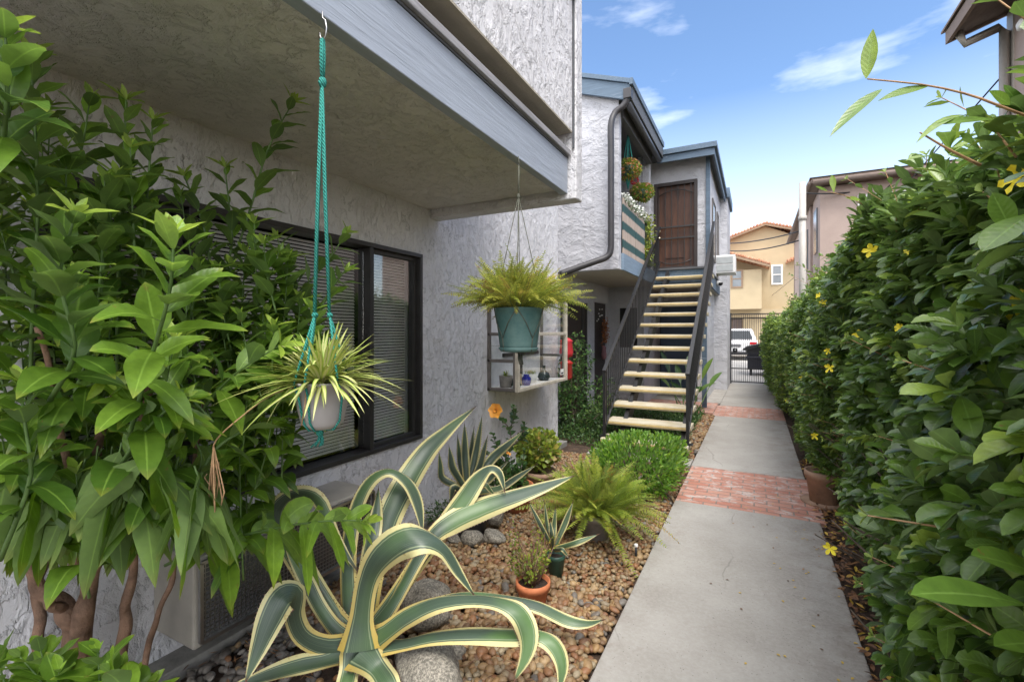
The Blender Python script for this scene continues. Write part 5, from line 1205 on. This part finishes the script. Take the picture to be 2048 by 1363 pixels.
for v,q,c in parts: VV.append(v); QQ.append(q+off); CC.append(c); off+=len(v)
tag(np_mesh('river_pebbles', np.concatenate(VV), np.concatenate(QQ), np.concatenate(CC), M['pebble']), 'bed of rounded brown and tan river pebbles beside the path', 'pebbles', kind='stuff')
def boulder(c, r, sx, sy, sz, label, seed, mat=None, group=None):
    v, f = ico(4); rs = np.random.default_rng(seed); n = np.zeros(len(v))
    for k in range(14): w_ = rs.normal(0,1.6+k*.22,3); n += np.sin(v@w_+rs.random()*6)*(.09/(1+k*.32))
    V = v*(1+n)[:,None]*np.array([sx,sy,sz])*r+np.array(c); C = np.ones((len(V),4))
    o = np_mesh('boulder', V, f, C, mat or M['boulder'], None, tuple(c)); tag(o, label, 'rock', group)
def gnd(px,py,up): v = G(px,py); v.z = up; return v
q = G(838,1262); boulder((q.x-.02,q.y+.10,.09),.135,1,.9,.85,'speckled granite boulder half hidden behind the agave centre',3)
q = W(842,1352,2.0); boulder((q.x,q.y+.05,.07),.155,1.05,.9,.75,'pale grey granite boulder at the bottom edge in front of the agave',5)
q = G(905,1318); boulder((q.x,q.y,.03),.06,1,1,.8,'small dark rock wedged beside the pale front boulder',8)
gs = 'rounded cobbles around the black pot'
q = G(984,1068); boulder((q.x,q.y+.04,.13),.078,1,1,1,'pale round cobble resting highest next to the black pot',11,group=gs)
q = G(937,1094); boulder((q.x,q.y+.04,.055),.083,1.05,.9,.75,'coarse brown speckled cobble in front of the black pot',12,group=gs)
q = G(982,1092); boulder((q.x,q.y+.04,.05),.074,1.1,.9,.75,'smooth grey cobble right of the brown speckled one',13,group=gs)
q = G(903,1090); boulder((q.x,q.y+.05,.04),.062,1.1,.9,.7,'dark blue grey cobble left of the brown speckled one',14,group=gs)
# garden stake light
q = G(1272,1118); t = empty('sprinkler_stake', tuple(q), 'short black stake with a white cap among the pebbles by the path', 'garden stake')
s = MB(); s.tube([q, q+Vector((0,0,.085))], .0085, 10); s.build('stem', M['pot_black'], t); s = MB(); s.lathe([(0,0),(.011,0),(.014,.006),(.013,.02),(0,.024)], q+Vector((0,0,.085)), 12); s.build('cap', M['white'], t)

# ---- hedge on the right
t = empty('hedge', (.9,8,0), 'long dense green hedge with yellow flowers bordering the right side of the path', 'hedge')
def xf(y, z):
    return .60 + .06*np.sin(y*1.7+z*2)+.05*np.sin(y*4.1+1.3+z*3) - .13*np.exp(-((z-1.15)/.8)**2) - .045*np.clip((y-4)/6,0,1) - .20*np.clip((y-9)/3,0,1) + .55*np.clip((.35-z)/.35,0,1)**2*np.clip((6-y)/3,.25,1)
def zt_(y): return np.interp(y, [0,2,3.2,4.8,7.6,10,15.2], [2.06,2.09,2.16,2.10,2.0,1.93,1.86]) + .05*np.sin(y*2.3)+.04*np.sin(y*6.1)
def rosettes(n, y0, y1, nl, Ln, Wd, S, top):
    y = y0+(y1-y0)*rng.random(n)
    if top: x = .55+rng.random(n)**1.3*1.1; z = zt_(y)-.05-.10*np.clip((x-.9),0,1)+rng.normal(0,.06,n); ax = np.c_[rng.normal(-.2,.4,n),rng.normal(-.2,.4,n),np.ones(n)]
    else:
        z = .08+(zt_(y)-.10)*rng.random(n)**.95; x = xf(y,z)+np.abs(rng.normal(0,.13,n))-.03; ax = np.c_[-np.ones(n),rng.normal(-.25,.5,n),.45+rng.normal(0,.45,n)]
    edge = np.clip((z-(zt_(y)-.15))/.15,0,1); x = x+edge*.10*(0 if top else 1)
    ax = nrm(ax); P = np.c_[x,y,z]
    A = np.repeat(ax, nl, 0); PP = np.repeat(P, nl, 0); i = np.tile(np.arange(nl), n); ph = np.repeat(rng.random(n)*6.28, nl)+i*2.4
    u = nrm(np.cross(A, np.array([.3,.2,1.])+rng.normal(0,.05,A.shape))); v = np.cross(A, u)
    spread = (.35+.9*i/nl)+rng.normal(0,.15,len(i)); d = A*np.cos(spread)[:,None]+(u*np.cos(ph)[:,None]+v*np.sin(ph)[:,None])*np.sin(spread)[:,None]
    PP = PP - A*(i/nl*.05)[:,None]
    tn = np.repeat(rng.random(n),nl)*.55+rng.random(len(i))*.25+ (1-i/nl)*.12 + np.repeat(np.where(rng.random(n)<.20,.26,0),nl) + .12*np.clip((PP[:,2]-1.6)/.6,0,1) + .20*np.clip((PP[:,1]-4)/6,0,1)  # tint paler farther along the hedge: painted sunlight; also paler toward the top
    l = Ln*(.55+.75*rng.random(len(i)))
    return PP, d, A+np.array([0,0,.7]), l, Wd*l/Ln*(.8+.4*rng.random(len(i))), np.clip(tn,0,1), S
lv = Leaves()
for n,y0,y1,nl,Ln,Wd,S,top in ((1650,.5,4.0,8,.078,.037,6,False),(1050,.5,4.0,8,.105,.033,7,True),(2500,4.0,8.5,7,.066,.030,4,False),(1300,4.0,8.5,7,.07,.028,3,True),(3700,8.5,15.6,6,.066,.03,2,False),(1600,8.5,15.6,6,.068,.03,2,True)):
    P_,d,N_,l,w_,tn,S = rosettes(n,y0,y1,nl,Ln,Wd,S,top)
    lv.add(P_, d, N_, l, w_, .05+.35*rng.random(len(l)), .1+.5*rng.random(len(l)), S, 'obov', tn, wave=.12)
# end face toward the gate
P_,d,N_,l,w_,tn,S = rosettes(500,15.4,15.6,6,.07,.03,2,False); P_[:,0] += rng.random(len(P_))*.9; lv.add(P_, d, N_, l, w_, .2, .2, S, 'obov', tn)
lv.build('foliage', M['leaf_hedge'], t)
# inner leaves tinted dark to paint the hedge's inner shade, and twigs
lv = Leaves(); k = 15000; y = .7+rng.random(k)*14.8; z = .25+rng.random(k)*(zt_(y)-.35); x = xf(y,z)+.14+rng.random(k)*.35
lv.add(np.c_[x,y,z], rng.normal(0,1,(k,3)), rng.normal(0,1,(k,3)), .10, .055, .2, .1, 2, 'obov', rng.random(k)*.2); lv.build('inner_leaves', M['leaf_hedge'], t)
s = MB(); y = .9
while y < 15.4:
    x = .78+rng.normal(0,.07); p = Vector((x,y,-.02)); r = .016+.01*rng.random()
    a = p+Vector((rng.normal(0,.06),rng.normal(0,.1),.45)); b = a+Vector((rng.normal(.04,.05),rng.normal(0,.15),.6)); c = b+Vector((rng.normal(.04,.05),rng.normal(0,.15),.6))
    s.tube([p,a,b,c],[r,r*.8,r*.5,r*.3],6)
    for j in range(5):
        o = p.lerp(b, .1+.6*rng.random()); e = o+Vector((rng.normal(-.18,.12),rng.normal(0,.2),.15+.3*rng.random())); s.tube([o,o.lerp(e,.5)+Vector((0,0,.04)),e],[r*.5,r*.35,.003],5)
    y += .16+.14*rng.random()
s.build('branches', M['bark_grey'], t)
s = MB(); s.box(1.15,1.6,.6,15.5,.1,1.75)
core = s.build('inner_mass', plain('hedge_core_shade',(.02,.03,.012),.95,.5,20,.03,12), t)  # solid core added to block see-through, inner shade put into its colour
# sprigs reaching out
lv = Leaves(); s = MB()
def sprig(pts, leaves_, r=.003, tl=.8):
    P_ = [W(*p) for p in pts]; s.tube([tuple(x) for x in spline([tuple(p) for p in P_],12)], [r*(1.1-.6*i/11) for i in range(12)], 6)
    for (a, b, wd, dr) in leaves_:
        A_ = W(*a); B_ = W(*b); d = B_-A_; n_ = (Vector((0,0,H))-A_).normalized(); lv.add(tuple(A_), tuple(d+Vector((0,0,dr*d.length))), tuple(n_*.8+Vector((0,0,.6))), d.length, wd, dr, .25, 8, 'lance' if wd<.03 else 'obov', tl*(.8+.3*rng.random()))
D1=.85
sprig([(2260,330,1.0),(2130,262,.93),(2015,218,D1),(1940,190,D1),(1850,170,D1),(1735,158,D1)], [((1732,158,D1),(1746,58,D1),.026,.0),((1765,178,D1),(1672,266,D1-.02),.024,.2),((1858,172,D1),(1758,202,D1),.022,.1)], .0028)
sprig([(1960,330,.95),(1900,300,.93),(1840,265,.92)], [((1930,230,.95),(1843,285,.9),.02,.3),((1870,250,.92),(1990,238,.92),.022,.1),((2020,210,.85),(1975,180,.85),.022,.1)])
sprig([(1760,430,2.6),(1700,395,2.5),(1650,382,2.45)], [((1668,385,2.5),(1664,350,2.5),.03,0),((1655,382,2.5),(1630,372,2.5),.02,0),((1690,395,2.5),(1720,400,2.5),.03,0)])
sprig([(2330,1330,.95),(2180,1260,.82),(2050,1208,.74)], [((2055,1210,.74),(1812,1185,.70),.050,.15),((2110,1160,.78),(1935,1105,.76),.046,.1),((2120,1290,.78),(1985,1290,.74),.042,.1)], r=.004, tl=.6)
sprig([(2330,560,.98),(2180,490,.9),(2050,452,.82)], [((2065,425,.80),(1968,500,.78),.046,.1),((2030,475,.82),(1985,385,.82),.036,0)], r=.004, tl=.6)
for i in range(46):     # new shoots above the top and out of the face
    y = 1.3+rng.random()**1.4*12; x = .55+rng.random()*.35; z = float(zt_(y)); a = Vector((x,y,z-.1)); e = a+Vector((rng.normal(-.08,.10),rng.normal(-.05,.1),.18+.16*rng.random()))
    s.tube([a,a.lerp(e,.5)+Vector((.02,0,.01)),e],[.003,.002,.0012],5); stem_leaves(lv, [a,a.lerp(e,.5)+Vector((.02,0,.01)),e], 6, .07, .025, tipn=4, prof='obov', S=3, tlo=.4, thi=.9, droop=.2)
for i in range(60):
    y = 1.2+rng.random()*7; z = .3+rng.random()*1.8; x = float(xf(np.array(y),np.array(z))); a = Vector((x+.05,y,z)); e = a+Vector((-.10-.08*rng.random(),rng.normal(-.04,.07),.05+rng.normal(0,.06)))
    s.tube([a,e],[.003,.0015],5); stem_leaves(lv, [a,a.lerp(e,.5)+Vector((0,0,.01)),e], 5, .06, .028, tipn=4, prof='obov', S=3, tlo=.3, thi=.9, droop=.25)
lv.build('young_leaves', M['leaf_hedge'], t); tag(s.build('sprig_stems', M['root'], t), kind='stuff')
# yellow flowers, one mesh each
fls = [(1762,445,2.55,.045),(1745,500,2.4,.04),(1822,500,1.9,.03),(1640,590,3.4,.03),(1648,605,3.3,.028),(1657,700,2.9,.022),(1720,668,2.4,.03),(1660,735,2.9,.03),(1935,770,1.35,.028),(2040,600,1.15,.03),(2045,640,1.12,.03),(1850,980,1.6,.022),(1972,1070,1.25,.03),(1998,1040,1.25,.022),(1660,1096,2.35,.03),(1605,755,4.8,.03),(1590,700,6,.03),(1800,655,1.9,.02),(1700,480,3.3,.03),(1780,420,2.6,.03),(2040,355,.95,.03),(1575,800,6,.03),(1630,870,3.6,.028)]
for (px,py,D,r) in fls:
    c = W(px,py,D); fl_ = Leaves(); dv = nrm(np.array([-1,-.9,.3])+rng.normal(0,.3,3)); u,v = perp(dv)
    for j in range(5): a=j*1.2566+rng.random()*.3; fl_.add(tuple(c), dv*.45+u*math.cos(a)+v*math.sin(a)+rng.normal(0,.12,3), dv, r*(1+.3*rng.random()), r*.62, .15, .35, 4, 'obov', wave=.5)
    fl_.build('flower', M['petal_y'], t)
# pot under the hedge
q = G(1628,1012); t = empty('planter_pot', (.52,q.y+.1,0), 'weathered terracotta pot tucked under the hedge beside the brick strip', 'pot')
s = MB(); potlathe(s, .15, .30, Vector((.54,q.y+.1,.0)), .035); s.lathe([(0,-.0),(.17,.0),(.18,.03),(.0,.025)], Vector((.54,q.y+.1,.0)), 28); s.build('pot', M['terra_old'], t)
# leaf litter and fallen petals
lv = Leaves(); k = 2600; y = .6+rng.random(k)*6; x = .47+rng.random(k)**1.2*.45
lv.add(np.c_[x,y,.002+.03*rng.random(k)], np.c_[rng.normal(0,1,(k,2)),rng.normal(0,.25,k)], rng.normal(0,.3,(k,3))+np.array([0,0,1]), .045, .02, 0, .4, 3, 'lance')
m = NM('litter'); r_,g_,b_ = m.attr()[:3]; m.color(m.ramp(r_,[(0,(.09,.05,.03)),(.45,(.22,.10,.045)),(.8,(.34,.17,.06)),(.93,(.55,.36,.06)),(1,(.6,.42,.05))])); m.rough(.7)
tag(lv.build('leaf_litter', m.m), 'brown dry leaf litter along the hedge foot', 'leaf litter', kind='stuff')
lv = Leaves(); k = 95; x = .46-np.abs(rng.normal(0,.25,k)); y = 1.2+rng.random(k)*4
lv.add(np.c_[x,y,np.full(k,.024)], np.c_[rng.normal(0,1,(k,2)),np.zeros(k)], (0,0,1), .016+.008*rng.random(k), .012, 0, .3, 2, 'oval', np.where(rng.random(k)<.6,.97,rng.random(k)))
tag(lv.build('fallen_petals', m.m), 'yellow petals and small leaf scraps scattered on the path', 'petals', kind='stuff')
lv = Leaves(); k = 420; x = -2.28+rng.random(k)*1.5; y = 1.0+rng.random(k)*1.4
lv.add(np.c_[x,y,.03+.02*rng.random(k)], np.c_[rng.normal(0,1,(k,2)),rng.normal(0,.15,k)], (0,0,1), .05, .006, 0, .3, 3, 'lance', rng.random(k)*.85)
tag(lv.build('dry_twigs', m.m), 'dry twigs and scraps around the agave base', 'twigs', kind='stuff')
